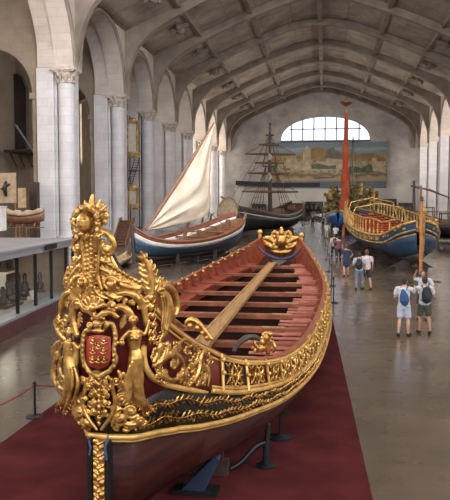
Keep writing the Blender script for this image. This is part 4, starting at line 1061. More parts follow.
# ---- black square rigged ship
SS = thing('sailing_ship', 'black hulled square rigged ship with tall brown mast and bare yards', 'ship', (-8, 91, 0))
b0 = at(237, 205, 84); b1 = at(297, 202, 98)
loc, rz_, rb_, rail_, L = hull(SS, b0, b1, [(0, .1, 3.5), (.05, 1.2, 3.2), (.2, 2.3, 2.75), (.5, 2.7, 2.3), (.8, 2.3, 2.9), (.95, 1.4, 3.7), (1, .8, 4.1)],
    [(0, .7), (.08, .45), (.85, .45), (1, 1.3)], [('bulwark', 0, .22, 'hull_black'), ('cream_stripe', .22, .265, 'cream'), ('black_side', .265, 1, 'hull_black')], deck=(.5, 'wood'), full=.3)
rail_('gunwale', .03, .09, 'wood')
mp = loc(.52, 0, 1.6); mx = at(270, 124, mp.y); k_ = mp.y / 700
m = MB(); m.tube([mp, Vector((mx.x, mp.y, 8.5))], [.30, .24], 10); m.tube([Vector((mx.x, mp.y - .2, 8)), Vector((mx.x, mp.y - .2, 13))], [.2, .15], 8); m.tube([Vector((mx.x, mp.y, 12.6)), Vector((mx.x, mp.y, mx.z))], [.13, .07], 8); obj('mainmast', m, M['wood_dk'], SS)
for zz, a_, b_ in ((8.6, 1.8, 1.2), (12.6, 1.1, .8)):
    m = MB(); m.box((mx.x, mp.y, zz), (a_, b_, .15)); obj('mast_top', m, M['wood_dk'], SS, smooth=False)
m = MB(); m.blob((mx.x, mp.y, mx.z), .16); obj('mast_truck', m, M['wood_dk'], SS)
for x0, x1, y in ((259, 279, 144.5), (245, 295.5, 154), (255, 284, 162.7), (248, 289, 173), (242, 298, 191.5)):
    a = at(x0, y, mp.y - .4); b = at(x1, y + .5, mp.y - .4); m = MB(); m.tube([a, a.lerp(b, .5), b], [.10, .19, .10], 7); obj('yard', m, M['wood'], SS)
m = MB()
for sg in (-1, 1):
    for q in range(5):
        s = .42 + q * .06; a = loc(s, sg * rb_(s), rz_(s)); m.tube([a, Vector((mx.x + sg * .5, mp.y, 8.6))], .035, 4)
    for q in range(6):
        h = 3 + q * .8; f = (h - 2.5) / 6.1; a = loc(.42, sg * rb_(.42), rz_(.42)).lerp(Vector((mx.x + sg * .5, mp.y, 8.6)), f); b = loc(.66, sg * rb_(.66), rz_(.66)).lerp(Vector((mx.x + sg * .5, mp.y, 8.6)), f); m.tube([a, b], .025, 4)
    for q in (-1, 0, 1): m.tube([Vector((mx.x + sg * .9, mp.y + q * .4, 8.7)), Vector((mx.x + sg * .1, mp.y, 12.7))], .03, 4)
m.tube([loc(0, 0, 3.4), Vector((mx.x, mp.y, 13))], .03, 4); m.tube([loc(-.1, 0, 4.1), Vector((mx.x, mp.y, 12.6))], .03, 4); m.tube([loc(1, 0, 4.4), Vector((mx.x, mp.y, 13))], .03, 4)
for sg in (-1, 1):
    for x0, x1, y in ((245, 295.5, 154), (242, 298, 191.5), (248, 289, 173)):
        m.tube([at(x0 if sg < 0 else x1, y, mp.y - .4), Vector((mx.x, mp.y, at(270, y, mp.y).z + 1.6))], .025, 4)
obj('rigging', m, M['rope_dk'], SS)
m = MB(); m.tube([loc(.03, 0, 3.0), loc(-.22, 0, 4.6)], [.2, .09], 8); obj('bowsprit', m, M['wood'], SS)
for y0, y1, dx in ((154, 160, 0), (173, 181, -.2)):
    m = MB(); a = at(269, y0, mp.y - .6); b = at(269, y1, mp.y - .6); m.tube([a, a.lerp(b, .5) + Vector((.2, 0, 0)), b], [.14, .24, .10], 8); obj('furled_sail', m, M['sail'], SS)
m = MB(); m.box(loc(.5, 0, .25), (3, 3, .5)); m.box(loc(.2, 0, .25), (2, 1, .5)); m.box(loc(.8, 0, .25), (2, 1, .5)); obj('support_blocks', m, M['wood_dk'], SS, smooth=False)
for s, u, w_ in ((.3, .4, 1.2), (.7, -.3, 1.6), (.85, .4, 1.)):
    m = MB(); m.box(loc(s, u, rz_(s) + .1), (w_, 1.1, .7)); obj('deck_house', m, M['wood'], SS, smooth=False, bevel=.05)
# ---- blue and gold galley on the right
GA = thing('gilded_galley', 'dark blue galley with gilded balustrade and red benches on the right', 'galley', (4, 50, 0))
b0 = at(421, 222, 38.7); b1 = (2.7, 66)
sts = [(0, .25, 2.85), (.03, 1.0, 2.55), (.10, 1.6, 2.0), (.25, 2.05, 1.95), (.42, 2.2, 2.15), (.62, 2.0, 2.55), (.82, 1.5, 2.95), (1, .4, 3.3)]
loc, rz_, rb_, rail_, L = hull(GA, b0, b1, sts, [(0, .75), (.05, .5), (.9, .5), (1, 1.2)], [('painted_bulwark', 0, .30, 'blue_hull'), ('gilded_band', .30, .335, 'far_gold'), ('blue_side', .335, .82, 'blue_hull'), ('lower_hull', .82, 1, 'copper')], deck=(.55, 'red_in'), full=.38)
rail_('gilded_gunwale', .03, .075, 'far_gold', .03); rail_('gilded_wale', -.42, .05, 'far_gold', .0)
# balustrade
for sd in (1, -1):
    m = MB(); m.tube([loc(s / 20, sd * (rb_(s / 20) - .02), rz_(s / 20) + .95 * (1 if s > 3 else .35 + .2 * s)) for s in range(1, 19)], .06, 6); obj('balustrade_rail', m, M['far_gold'], GA)
    for i in range(26):
        s = .07 + i * .033; h = .9 * min(1, .4 + s * 3); m = MB(); a = loc(s, sd * (rb_(s) - .02), rz_(s)); m.lathe(a, [(.05, 0), (.065, h * .25), (.028, h * .5), (.05, h * .8), (.04, h)], 8); obj('baluster', m, M['far_gold'], GA)
for i in range(12):
    s = .14 + i * .06; m = MB(); m.tube([loc(s, -rb_(s) + .2, rz_(s) - .1), loc(s, rb_(s) - .2, rz_(s) - .1)], .13, 4, .6); obj('rowing_bench', m, M['red_in'], GA, smooth=False)
random.seed(5)
for sd in (1, -1):
    for i in range(18):
        s = .02 + i * .05; m = MB(); z = lerp(rz_(s), .6, .15); z2 = rz_(s) - .22
        for q in range(4):
            a = loc(s + q * .011, sd * (rb_(s + q * .011) * .97 + .04), z2 + .10 * math.sin(q * 2.2)); m.blob(a, (.12, .22, .09), 7, 5)
        m.tube([loc(s, sd * (rb_(s) + .05), z2 - .12), loc(s + .02, sd * (rb_(s + .02) + .07), z2 + .1), loc(s + .04, sd * (rb_(s + .04) + .05), z2 - .1)], [.03, .06, .03], 6)
        obj('gilded_foliage', m, M['far_gold'], GA)
m = MB(); a = loc(0, 0, 0)
m.tube([loc(-.005, 0, .7), loc(-.012, 0, 1.8), loc(-.012, 0, 3.0), loc(-.016, 0, 3.4)], [.1, .14, .16, .08], 8); m.blob(loc(-.016, 0, 3.45), (.2, .2, .22)); obj('gilded_stem', m, M['far_gold'], GA)
for s, h in ((.5, 1.5), (.62, 1.7)):   # awning hoops
    m = MB(); m.tube([loc(s, -rb_(s), rz_(s)), loc(s, -rb_(s) * .8, rz_(s) + h * .8), loc(s, 0, rz_(s) + h), loc(s, rb_(s) * .8, rz_(s) + h * .8), loc(s, rb_(s), rz_(s))], .05, 6); obj('awning_hoop', m, M['far_gold'], GA)
for s in (.08, .3, .55, .8):
    m = MB(); a = loc(s, 0, 0); m.box(a + Vector((0, 0, .12)), (3.0 if s > .1 else 1.8, .3, .22)); m.prism([(a.x - 1.2, .2), (a.x + 1.2, .2), (a.x + .5, .62), (a.x - .5, .62)], a.y - .12, a.y + .12); obj('cradle_beam', m, M['wood_dk'], GA, smooth=False)
m = MB(); m.tube([loc(.05, 0, .3), loc(.9, 0, .3)], .2, 4); obj('keel_beam', m, M['wood_dk'], GA, smooth=False)
for i, px in enumerate((384, 396)):
    p = atZ(px, 268 - 2 * i, 0); stanchion(p, .8, ['dark post with round base left of the blue galley bow', 'dark post with round base under the blue galley bow'][i], 'posts by the blue galley')
# orange post standing in front of it
p = atZ(420.5, 276, 0); t = thing('wooden_post', 'tall varnished orange wooden post in front of the blue galley', 'post', p)
m = MB(); z1 = at(419.5, 200, p.y).z; m.tube([p, Vector((p.x, p.y, z1))], [.085, .07], 12); obj('shaft', m, M['orange_wood'], t)
m = MB(); m.lathe(p, [(.24, 0), (.24, .05), (.14, .09), (.11, .14)], 18); obj('base', m, M['iron'], t)
m = MB(); m.lathe(Vector((p.x, p.y, z1 - .05)), [(.12, 0), (.13, .05), (.06, .12)], 14); m.blob((p.x, p.y, z1 + .12), .09); obj('finial', m, M['wood_dk'], t)
p2 = atZ(437, 282, 0); stanchion(p2, 1.15, 'thin brown post right of the couple, before the blue galley', mt='orange_wood', r=.2)
# spars raised over the right hand boats
RB = thing('dark_sloop', 'dark wooden boat with raised spars beyond the blue galley at right', 'boat', (12, 62, 0))
loc, rz_, rb_, rail_, L = hull(RB, at(474, 212, 64), at(412, 207, 84), [(0, .2, 2.6), (.15, 1.5, 2.1), (.5, 1.9, 1.9), (.85, 1.3, 2.3), (1, .4, 2.7)], [(0, .9), (.1, .5), (.9, .5), (1, 1)], [('upper_strake', 0, .2, 'wood'), ('hull_side', .2, 1, 'hull_black')], deck=(.5, 'wood'))
rail_('gunwale', .02, .07, 'wood')
a = at(414, 214, 62); m = MB(); m.tube([a - Vector((0, 0, .9)), at(414, 181, 62)], [.16, .1], 8); obj('mast', m, M['wood_dk'], RB)
m = MB(); m.tube([at(411, 186, 61.5), at(430, 190, 61), at(452, 199, 60)], [.07, .1, .05], 7); obj('raised_yard', m, M['wood_dk'], RB)
m = MB(); m.tube([at(375, 211, 66), at(450, 212, 60)], .05, 6); obj('lowered_boom', m, M['wood'], RB)
m = MB(); m.tube([at(421, 186, 60), at(421, 215, 60)], [.1, .14], 8); obj('mizzen_mast', m, M['wood'], RB)
m = MB(); m.box(loc(.5, 0, .25), (1.5, 12, .5)); obj('support_beam', m, M['wood_dk'], RB, smooth=False)
# ---- carved galley stern far off, blue hull below
CG = thing('carved_galley', 'far galley with blue hull and huge green-gold carved stern', 'galley', (2.8, 100, 0))
loc, rz_, rb_, rail_, L = hull(CG, at(338, 216, 84), at(352, 205, 108), [(0, .2, 3.1), (.08, 1.3, 2.7), (.3, 2.4, 2.4), (.7, 2.6, 2.6), (1, 1.8, 3.6)], [(0, 1.2), (.15, .5), (.95, .5), (1, 1)], [('upper_strake', 0, .12, 'far_gold'), ('blue_side', .12, 1, 'blue')], deck=(.4, 'wood'))
def lump(px0, px1, py0, py1, Y, n, r, name, mt, seed, par, vox=.12):
    random.seed(seed); m = MB(); k = Y / 700; cx = (px0 + px1) / 2; cy = (py0 + py1) / 2
    for i in range(n):
        a = random.uniform(0, 2 * PI); q = math.sqrt(random.uniform(0, 1)); x = cx + q * math.cos(a) * (px1 - px0) / 2; y = cy + q * math.sin(a) * (py1 - py0) / 2
        c = at(x, y, Y + random.uniform(-.8, .4)); rr = r * random.uniform(.6, 1.3) * k; b = random.uniform(0, 2 * PI)
        m.tube([c + Vector((math.cos(b + t * 1.1) * rr * (1.6 - t * .3), -.1 * t, math.sin(b + t * 1.1) * rr * (1.6 - t * .3))) for t in range(5)], [rr * .45, rr * .55, rr * .5, rr * .4, rr * .3], 6)
    m.blob(at(cx, cy, Y + .6), ((px1 - px0) / 2.3 * k, .9, (py1 - py0) / 2.3 * k), 14, 9)
    return obj(name, m, M[mt], par, remesh=vox, fac=1)
M['patina_gold'] = mat('patinated_gold', (.30, .22, .08), .55, .4, .2, 1.6, 0, c2=(.09, .095, .05))
lump(324, 342, 187, 223, 104, 70, 2.2, 'carved_flank', 'patina_gold', 1, CG)
lump(352, 379, 188, 220, 104, 90, 2.2, 'carved_flank', 'patina_gold', 2, CG)
lump(338, 366, 184, 214, 107, 80, 2.2, 'carved_sternboard', 'patina_gold', 3, CG)
m = MB(); m.box(at(353, 218, 105) * 1, (6.5, 2, 3.4)); obj('stern_gallery', m, M['green_old'], CG, smooth=False)
m = MB(); a = at(352, 228, 104); m.box(Vector((a.x, 104, .4)), (5, 2, .8)); obj('support_block', m, M['wood_dk'], CG, smooth=False)
for i, (px, py) in enumerate(((331, 190), (347, 186), (361, 185), (373, 191))):
    m = MB(); a = at(px, py, 103.2); m.blob(a, (.32, .28, .40)); m.tube([a - Vector((0, 0, .4)), a - Vector((.1, 0, 1.4))], [.3, .5], 8); m.tube([a + Vector((-.2, 0, -.5)), a + Vector((-.9, 0, -.9))], [.16, .1], 6); m.tube([a + Vector((.2, 0, -.5)), a + Vector((.8, 0, -.1))], [.16, .1], 6); obj('carved_figure', m, M['far_gold'], CG, remesh=.08, fac=1)
# red banner mast
Yb = 86.; BM = CG; CG['label'] = 'far galley with blue hull, green-gold carvings and tall red bannered mast'
tx = at(346.5, 103, Yb)
m = MB(); m.tube([(at(343.5, 203, Yb).x, Yb, 0), tx], [.17, .10], 8); obj('mast_pole', m, M['orange_wood'], BM)
m = MB(); m.lathe(Vector((tx.x, Yb, tx.z - .4)), [(.15, 0), (.75, .45), (.75, .6), (.2, .65)], 14); m.blob((tx.x, Yb, tx.z + .45), .22); obj('mast_cap', m, M['wood'], BM)
rows = []
for i in range(31):
    t = i / 30; py = lerp(112, 221, t); px = lerp(346.2, 344.6, t); w_ = lerp(.14, .60, t ** 1.1) * (1 if t < .9 else 1 - (t - .9) * 5) * (1 + .12 * math.sin(t * 23)); c = at(px, py, Yb)
    rows.append([c + Vector((math.cos(2 * PI * j / 16) * w_ * (1 + .22 * math.sin(j * 2.4 + t * 6)), math.sin(2 * PI * j / 16) * w_ * .7, 0)) for j in range(16)])
m = MB(); m.grid(rows, close=True); obj('furled_banner', m, M['red_cloth'], BM)
Y2 = 110.; p = at(353, 200, Y2); t = thing('thin_mast', 'thin dark green mast right of the red bannered mast', 'mast', (p.x, Y2, 0))
m = MB(); m.tube([(p.x, Y2, 0), at(353, 133, Y2)], [.12, .05], 7); obj('mast_pole', m, M['green_old'], t)
m = MB(); m.tube([at(353, 133, Y2), at(349, 190, Y2)], .03, 4); m.tube([at(353, 133, Y2), at(358, 190, Y2)], .03, 4); obj('mast_stays', m, M['rope_dk'], t)
# white covered boat behind the fishing boat's stern
t = thing('covered_skiff', 'small boat under a white cover between fishing boat and black ship', 'boat', (at(229, 205, 74).x, 74, 0))
rows = []
for i in range(13):
    u = i / 12; c = at(lerp(219, 239, u), 205, 74); hgt = 2.0 * math.sin(PI * min(1, .12 + u * .8)) ** .6
    rows.append([c + Vector((0, math.cos(PI * j / 10) * 1.4, -1.2 + hgt * math.sin(PI * j / 10) * (1 + .06 * math.sin(j * 3 + i)))) for j in range(11)])
m = MB(); m.grid(rows); obj('white_cover', m, M['canvas'], t, solid=.03)
m = MB(); c = at(229, 213, 74); m.box((c.x, 74, .9), (2.0, 2.2, 1.8)); obj('stand', m, M['wood_dk'], t, smooth=False)
for i, (px, y0, Y, lab) in enumerate(((206, 214, 70, 'dark carriage model on a stand behind the fishing boat, leftmost'), (214, 213, 72, 'dark carriage model on a stand behind the fishing boat, beside the white cover'), (246, 214, 112, 'dark machine on a stand left of the black ship bow'))):
    p = Vector((at(px, 203, Y).x, Y, 0)); t = thing('exhibit_stand', lab, 'exhibit', p); m = MB(); m.box(p + Vector((0, 0, .55)), (1.6, 1.0, 1.1)); obj('stand', m, M['wood_dk'], t, smooth=False)
    m = MB(); m.box(p + Vector((0, 0, 1.5)), (1.1, .5, .45)); m.tube([p + Vector((-.4, 0, 1.7)), p + Vector((-.3, 0, 2.6)), p + Vector((0, 0, 2.8))], [.12, .1, .05], 6); m.lathe(p + Vector((.2, -.3, 1.4)), [(.35, 0), (.35, .05)], 14, 'y'); m.lathe(p + Vector((-.4, -.3, 1.35)), [(.3, 0), (.3, .05)], 14, 'y'); m.tube([p + Vector((.3, 0, 1.7)), p + Vector((.45, 0, 2.3))], .1, 6); obj('model', m, M['green_old'], t)
# ================================================================== END WALL FITTINGS
Yp = YE - .13
a = at(268, 143, Yp); b = at(387, 181, Yp)
def painting_mat():
    m = bpy.data.materials.new('harbour_mural'); m.use_nodes = True; nt = m.node_tree; N = nt.nodes; L = nt.links; bs = N['Principled BSDF']; bs.inputs['Roughness'].default_value = .7
    tc = N.new('ShaderNodeTexCoord'); sp_ = N.new('ShaderNodeSeparateXYZ'); L.new(tc.outputs['Generated'], sp_.inputs[0])
    n1 = N.new('ShaderNodeTexNoise'); n1.inputs['Scale'].default_value = 3.5; n1.inputs['Detail'].default_value = 6
    mp = N.new('ShaderNodeMapping'); mp.inputs['Scale'].default_value = (3.2, 1, 1.6); L.new(tc.outputs['Generated'], mp.inputs[0]); L.new(mp.outputs[0], n1.inputs['Vector'])
    ma = N.new('ShaderNodeMath'); ma.operation = 'MULTIPLY_ADD'; L.new(n1.outputs['Fac'], ma.inputs[0]); ma.inputs[1].default_value = .26; L.new(sp_.outputs[2], ma.inputs[2])
    r = N.new('ShaderNodeValToRGB'); L.new(ma.outputs[0], r.inputs[0]); e = r.color_ramp.elements
    cols = [(0, (.30, .21, .11)), (.22, (.40, .29, .16)), (.30, (.15, .12, .07)), (.36, (.36, .27, .15)), (.46, (.12, .15, .10)), (.54, (.34, .26, .16)), (.66, (.38, .27, .12)), (.80, (.32, .25, .13)), (.86, (.20, .26, .29)), (.95, (.34, .37, .36)), (1, (.19, .25, .29))]
    e[0].color = (*cols[0][1], 1); e[1].position = 1; e[1].color = (*cols[-1][1], 1)
    for p_, c in cols[1:-1]:
        q = e.new(p_); q.color = (*c, 1)
    v = N.new('ShaderNodeTexVoronoi'); v.feature = 'F1'; v.distance = 'CHEBYCHEV'; v.inputs['Scale'].default_value = 9
    mp2 = N.new('ShaderNodeMapping'); mp2.inputs['Scale'].default_value = (3.6, 1, 1.5); L.new(tc.outputs['Generated'], mp2.inputs[0]); L.new(mp2.outputs[0], v.inputs['Vector'])
    r2 = N.new('ShaderNodeValToRGB'); L.new(v.outputs['Color'], r2.inputs[0]); f = r2.color_ramp.elements; r2.color_ramp.interpolation = 'CONSTANT'
    f[0].color = (.46, .37, .24, 1); f[1].position = .75; f[1].color = (.30, .20, .10, 1)
    for p_, c in ((.3, (.10, .13, .08)), (.45, (.38, .28, .18)), (.6, (.50, .41, .28))): q = f.new(p_); q.color = (*c, 1)
    mr = N.new('ShaderNodeValToRGB'); L.new(ma.outputs[0], mr.inputs[0]); g = mr.color_ramp.elements; g[0].position = .30; g[0].color = (0, 0, 0, 1); g[1].position = .80; g[1].color = (0, 0, 0, 1)
    q = g.new(.40); q.color = (.75, .75, .75, 1); q = g.new(.66); q.color = (.6, .6, .6, 1)
    mx = N.new('ShaderNodeMix'); mx.data_type = 'RGBA'; L.new(mr.outputs[0], mx.inputs[0]); L.new(r.outputs[0], mx.inputs[6]); L.new(r2.outputs[0], mx.inputs[7]); L.new(mx.outputs[2], bs.inputs['Base Color'])
    return m
PT = thing('harbour_mural', 'huge harbour town painting on the end wall below the arched window', 'painting', ((a.x + b.x) / 2, Yp, b.z))
m = MB(); m.box(((a.x + b.x) / 2, Yp, (a.z + b.z) / 2), (b.x - a.x, .2, a.z - b.z)); obj('canvas', m, painting_mat(), PT, smooth=False)
M['mural_stone'] = mat('painted_town_tone', (.50, .40, .27), .8, 0, .2, .8); M['mural_green'] = mat('painted_trees', (.13, .15, .09), .8, 0, .2, .8); M['mural_brown'] = mat('painted_hill', (.33, .22, .10), .8, 0, .2, .8); M['mural_grey'] = mat('painted_grey_tone', (.18, .17, .15), .8, 0, .2, .8)  # flat tones of the mural patches; grey serves castle and boat
pk = [0]
def patch(name, pts, mt):
    pk[0] += 1; yy = Yp - .11 - .035 * pk[0]
    q = [at(x, y, yy) for x, y in pts]; m = MB(); m.prism([(p.x, p.z) for p in q], yy, yy + .03); obj(name, m, M[mt], PT, smooth=False)
patch('painted_hill', [(296, 157), (306, 150), (318, 147), (334, 150), (352, 154), (372, 153), (386, 158), (386, 161), (296, 161)], 'mural_brown')
patch('painted_castle', [(325, 158), (326, 152), (330, 148), (334, 147), (336, 151), (341, 154), (343, 159)], 'mural_grey')
patch('painted_tower', [(303, 163), (303, 149), (305, 149), (305, 146), (309, 146), (309, 149), (311, 149), (311, 163)], 'mural_stone')
patch('painted_town', [(286, 168), (286, 160), (296, 158), (297, 162), (312, 160), (313, 163), (326, 162), (327, 158), (345, 160), (346, 164), (360, 163), (361, 169), (340, 170), (310, 171)], 'mural_stone')
patch('painted_trees', [(311, 165), (318, 163), (328, 166), (336, 165), (336, 169), (312, 169)], 'mural_green')
patch('painted_trees', [(345, 168), (352, 166), (362, 168), (369, 164), (380, 166), (381, 172), (346, 173)], 'mural_green')
patch('painted_boat', [(310, 174), (314, 176), (330, 177), (337, 174), (334, 178), (314, 179)], 'mural_grey')
patch('painted_town', [(372, 166), (372, 158), (376, 158), (378, 162), (384, 161), (385, 172), (373, 171)], 'mural_stone')
# long name board under the painting
a = at(284, 181.5, YE - .16); b = at(386, 188, YE - .16); t = thing('name_board', 'long blue-grey board along the wall under the painting', 'board', ((a.x + b.x) / 2, YE - .16, b.z))
m = MB(); m.box(((a.x + b.x) / 2, YE - .16, (a.z + b.z) / 2), (b.x - a.x, .3, a.z - b.z)); obj('board', m, mat('slate_board', (.13, .16, .20), .6, 0, .15, .4), t, smooth=False)
a2 = at(284, 182.8, YE - .34); b2_ = at(320, 187, YE - .34); m = MB(); m.box(((a2.x + b2_.x) / 2, YE - .34, (a2.z + b2_.z) / 2), (b2_.x - a2.x, .05, a2.z - b2_.z)); obj('dark_inset', m, M['iron'], t, smooth=False)
a = at(236, 182, YE - 1.2); b = at(283, 187.5, YE - 1.2); m = MB(); m.box(((a.x + b.x) / 2, YE - 1.0, (a.z + b.z) / 2 + .2), (b.x - a.x, 1.6, .9), ry=.05); o = obj('wall_balcony', m, M['iron'], smooth=False); tag(o, 'dark narrow balcony on the end wall left of the painting', 'balcony')
m = MB(); m.box((0, YE - .06, 3.7), (40.5, .1, 7.4)); struct('trim_50', m, mat('white_dado', (.55, .51, .46), .8, 0, .06, .3), smooth=False)
for i, (x0, x1, y0, y1) in enumerate(((305, 323, 201.5, 217), (289, 302.5, 203, 217), (382, 396, 199, 217), (399, 412, 203, 217), (252, 266, 204, 218))):
    a = at(x0, y0, YE - 1.6); b = at(x1, y1, YE - 1.6); cx = (a.x + b.x) / 2; w_ = b.x - a.x
    t = thing('display_cabinet', ['dark framed display cabinet by the end wall, right behind the walking visitors', 'smaller dark display cabinet by the end wall, right of the black ship', 'dark display cabinet by the end wall, behind the blue galley', 'dark cabinet by the end wall near the right arcade', 'dark cabinet by the end wall behind the black ship'][i], 'cabinet', (cx, YE - 1.6, 0), 'cabinets along the end wall')
    m = MB(); h = a.z
    for sx in (-1, 1): m.box((cx + sx * (w_ / 2 - .1), YE - 1.6, h / 2), (.2, 1.2, h))
    m.box((cx, YE - 1.6, h - .1), (w_, 1.2, .2)); m.box((cx, YE - 1.6, .4), (w_, 1.2, .8)); m.box((cx, YE - 1.1, h / 2), (w_, .1, h)); m.box((cx, YE - 1.6, h * .6), (w_, 1.1, .1)); m.box((cx, YE - 2.15, h / 2), (.12, .1, h)); obj('case', m, M['wood_dk'], t, smooth=False)
    m = MB(); m.box((cx, YE - 2.18, h / 2 + .4), (w_ - .3, .03, h - 1)); obj('glass_front', m, M['glass'], t, smooth=False)
    m = MB()
    for q in range(4): m.box((cx - w_ * .35 + q * w_ * .23, YE - 1.6, h * .6 + .4), (.3, .4, .6 + .2 * (q % 2)))
    obj('exhibits', m, M['canvas'], t, smooth=False)

# ================================================================== LEFT: GLASS CASE AND PLATFORM
zt = 2.53
g0 = atZ(-14, 350.5, 0); g1 = atZ(77, 303.2, 0); dr = (g1 - g0); GL = dr.length; dr.normalize(); ln = Vector((-dr.y, dr.x, 0))
if ln.x > 0: ln = -ln
ang = math.atan2(dr.y, dr.x)
g0 = g0 - dr * 5; GL += 5
def G(u, w, z): return g0 + dr * u + ln * w + Vector((0, 0, z))
def gbox(m, u0, u1, w0, w1, z0, z1): m.box(G((u0 + u1) / 2, (w0 + w1) / 2, (z0 + z1) / 2), (u1 - u0, w1 - w0, z1 - z0), rz=ang)
GC = thing('glass_display_case', 'long glass fronted display case with maroon plinth along the left edge', 'display case', g0 + dr * GL / 2)
m = MB(); gbox(m, 0, GL, 0, .35, 0, .46); obj('maroon_plinth', m, M['plinth_red'], GC, smooth=False)
m = MB(); gbox(m, 0, GL, -.03, .45, .46, .54); obj('sill', m, M['grey_metal'], GC, smooth=False)
m = MB(); gbox(m, 0, GL, -.10, .35, 2.27, zt); gbox(m, 0, GL, -.16, .35, zt - .07, zt); obj('grey_beam', m, mat('grey_beam_paint', (.25, .245, .26), .45, 0, .05, 1), GC, smooth=False)
def u_of(px, w=0, z=1.4):
    lo, hi = 0, GL
    from bpy_extras.object_utils import world_to_camera_view
    for _ in range(30):
        mid = (lo + hi) / 2; p = G(mid, w, z) - Vector((0, 0, CZ)); X_ = 225 + F * p.dot(R_) / p.dot(D_)
        if X_ < px: lo = mid
        else: hi = mid
    return lo
us = [0, u_of(-16)] + [u_of(x) for x in (1.5, 21.8, 39.6, 55.2, 69.6)] + [GL]
for a, b in zip(us, us[1:]):
    m = MB(); gbox(m, a + .03, b - .03, .13, .15, .54, 2.27); obj('glass_pane', m, M['glass'], GC, smooth=False)
for u in us[1:]:
    m = MB(); gbox(m, u - .03, u + .03, .09, .19, .54, 2.27); obj('post', m, M['iron'], GC, smooth=False)
m = MB(); gbox(m, 0, GL, 4.2, 4.3, 0, 2.27); gbox(m, GL - .1, GL, .3, 4.3, 0, 2.27); obj('back_panel', m, M['aislewall'], GC, smooth=False)
m = MB(); gbox(m, 0, GL, .35, 4.2, .02, .45); obj('case_floor', m, M['platform'], GC, smooth=False)
m = MB(); gbox(m, u_of(44) - .3, u_of(53) - .1, -.19, -.15, zt - .20, zt - .03); obj('dark_plaque', m, M['iron'], GC, smooth=False)
area('case_fill_light', G(u_of(30), 2, 2.2), (0, 0, ang), 8, 1.5, 110, (1, .88, .7))  # unseen warm light added to brighten the case interior
# upper platform (a floor in its own right)
m = MB(); gbox(m, 0, GL, .35, 13, 2.30, zt - .01); struct('floor_platform', m, M['platform'], smooth=False)
# exhibits in the case
random.seed(9)
kinds = ['dark cast engine model', 'black pump model', 'brown gun carriage model', 'dark winch model', 'black boiler model', 'small bronze bust', 'coiled rope model', 'grey anchor model', 'dark lathe model', 'black capstan model']
spots = [(4, 1.2, .5), (9, 1.8, .5), (15, 1.1, .5), (19, 1.9, .5), (26, 1.2, .5), (31, 2.0, .5), (4, 2.6, 1.3), (15, 2.7, 1.3), (30, 2.6, 1.3), (61, 1.4, .5)]
sh_u0 = u_of(-5, 2.6); sh_u1 = u_of(38, 2.6); m = MB(); gbox(m, sh_u0, sh_u1, 2.2, 3.1, 1.24, 1.28); 
for u in (sh_u0, sh_u1): gbox(m, u - .03, u + .03, 2.2, 3.1, .45, 1.24)
tag(obj('exhibit_shelf', m, M['white'], smooth=False), 'white shelf inside the glass case carrying dark models', 'shelf')
for i, (px, w_, z) in enumerate(spots):
    z = .45 if z == .5 else 1.28; u = u_of(px, w_, z)
    t = thing('machine_model', kinds[i] + ' in the glass case' + (' on the white shelf' if z > 1 else ' on its floor'), 'model', G(u, w_, z)); m = MB()
    gbox(m, u - .28, u + .28, w_ - .2, w_ + .2, z, z + .1); obj('base', m, M['wood_dk'], t, smooth=False)
    m = MB(); h = random.uniform(.45, .8); m.lathe(G(u - .08, w_, z + .1), [(.13, 0), (.16, h * .3), (.07, h * .5), (.1, h * .8), (.04, h)], 14); m.tube([G(u + .1, w_, z + .1), G(u + .14, w_, z + h * .8)], .03, 8); m.lathe(G(u + .12, w_, z + .28), [(.13, -.02), (.15, 0), (.13, .02)], 16, 'y'); m.box(G(u - .02, w_, z + .2), (.35, .08, .06), rz=ang); obj('machine', m, M['iron'], t)
u = u_of(33, .8, .6); m = MB(); m.box(G(u, .8, .66), (.42, .03, .34), rz=ang, rx=-.3); m.box(G(u, .9, .54), (.1, .2, .12), rz=ang); tag(obj('label_card', m, M['white'], smooth=False), 'white label card leaning inside the glass case near its front', 'card')
# things on the platform
def on(px, py): return atZ(px, py, zt)
p = at(25, 221, 37.5); p.z = zt; CN = thing('covered_canoe', 'small open canoe under tan canvas on a trestle on the platform', 'canoe', p)
k_ = 37.5 / 700; A = at(5, 217, 37.5); B = at(44, 216, 37.5); rows = []
for i in range(15):
    u = i / 14; c = A.lerp(B, u); b_ = .42 * math.sin(PI * min(.97, max(.06, u))) ** .6; lift = .16 * (2 * u - 1) ** 2
    rows.append([c + Vector((0, -math.cos(PI * j / 8) * b_, lift - .42 * math.sin(PI * j / 8))) for j in range(9)])
m = MB(); m.grid(rows); obj('canoe_hull', m, M['wood'], CN, solid=.03)
rows = []
for i in range(15):
    u = i / 14; c = A.lerp(B, u); b_ = .46 * math.sin(PI * min(.97, max(.06, u))) ** .6; lift = .16 * (2 * u - 1) ** 2
    rows.append([c + Vector((0, -math.cos(PI * j / 8) * b_, lift + .05 + .26 * math.sin(PI * j / 8) * (1 + .2 * math.sin(i * 1.7)))) for j in range(9)])
m = MB(); m.grid(rows); obj('canvas_cover', m, M['canvas'], CN, solid=.03)
m = MB()
for u in (.2, .5, .8):
    c = A.lerp(B, u)
    for dy in (-.35, .35): m.tube([(c.x, c.y + dy, zt), (c.x, c.y, c.z - .2)], .04, 6)
m.box(A.lerp(B, .5) + Vector((0, 0, -.62)), (2.0, .7, .05)); obj('trestle', m, M['wood'], CN, smooth=False)
p = on(1, 231); t = thing('white_box', 'white box with lid at the left edge of the platform', 'box', p); m = MB(); m.box(p + Vector((-.25, .2, .55)), (.6, .6, 1.1)); obj('body', m, M['white'], t, smooth=False, bevel=.02); m = MB(); m.box(p + Vector((-.25, .2, 1.14)), (.66, .66, .06)); obj('lid', m, M['white'], t, smooth=False)
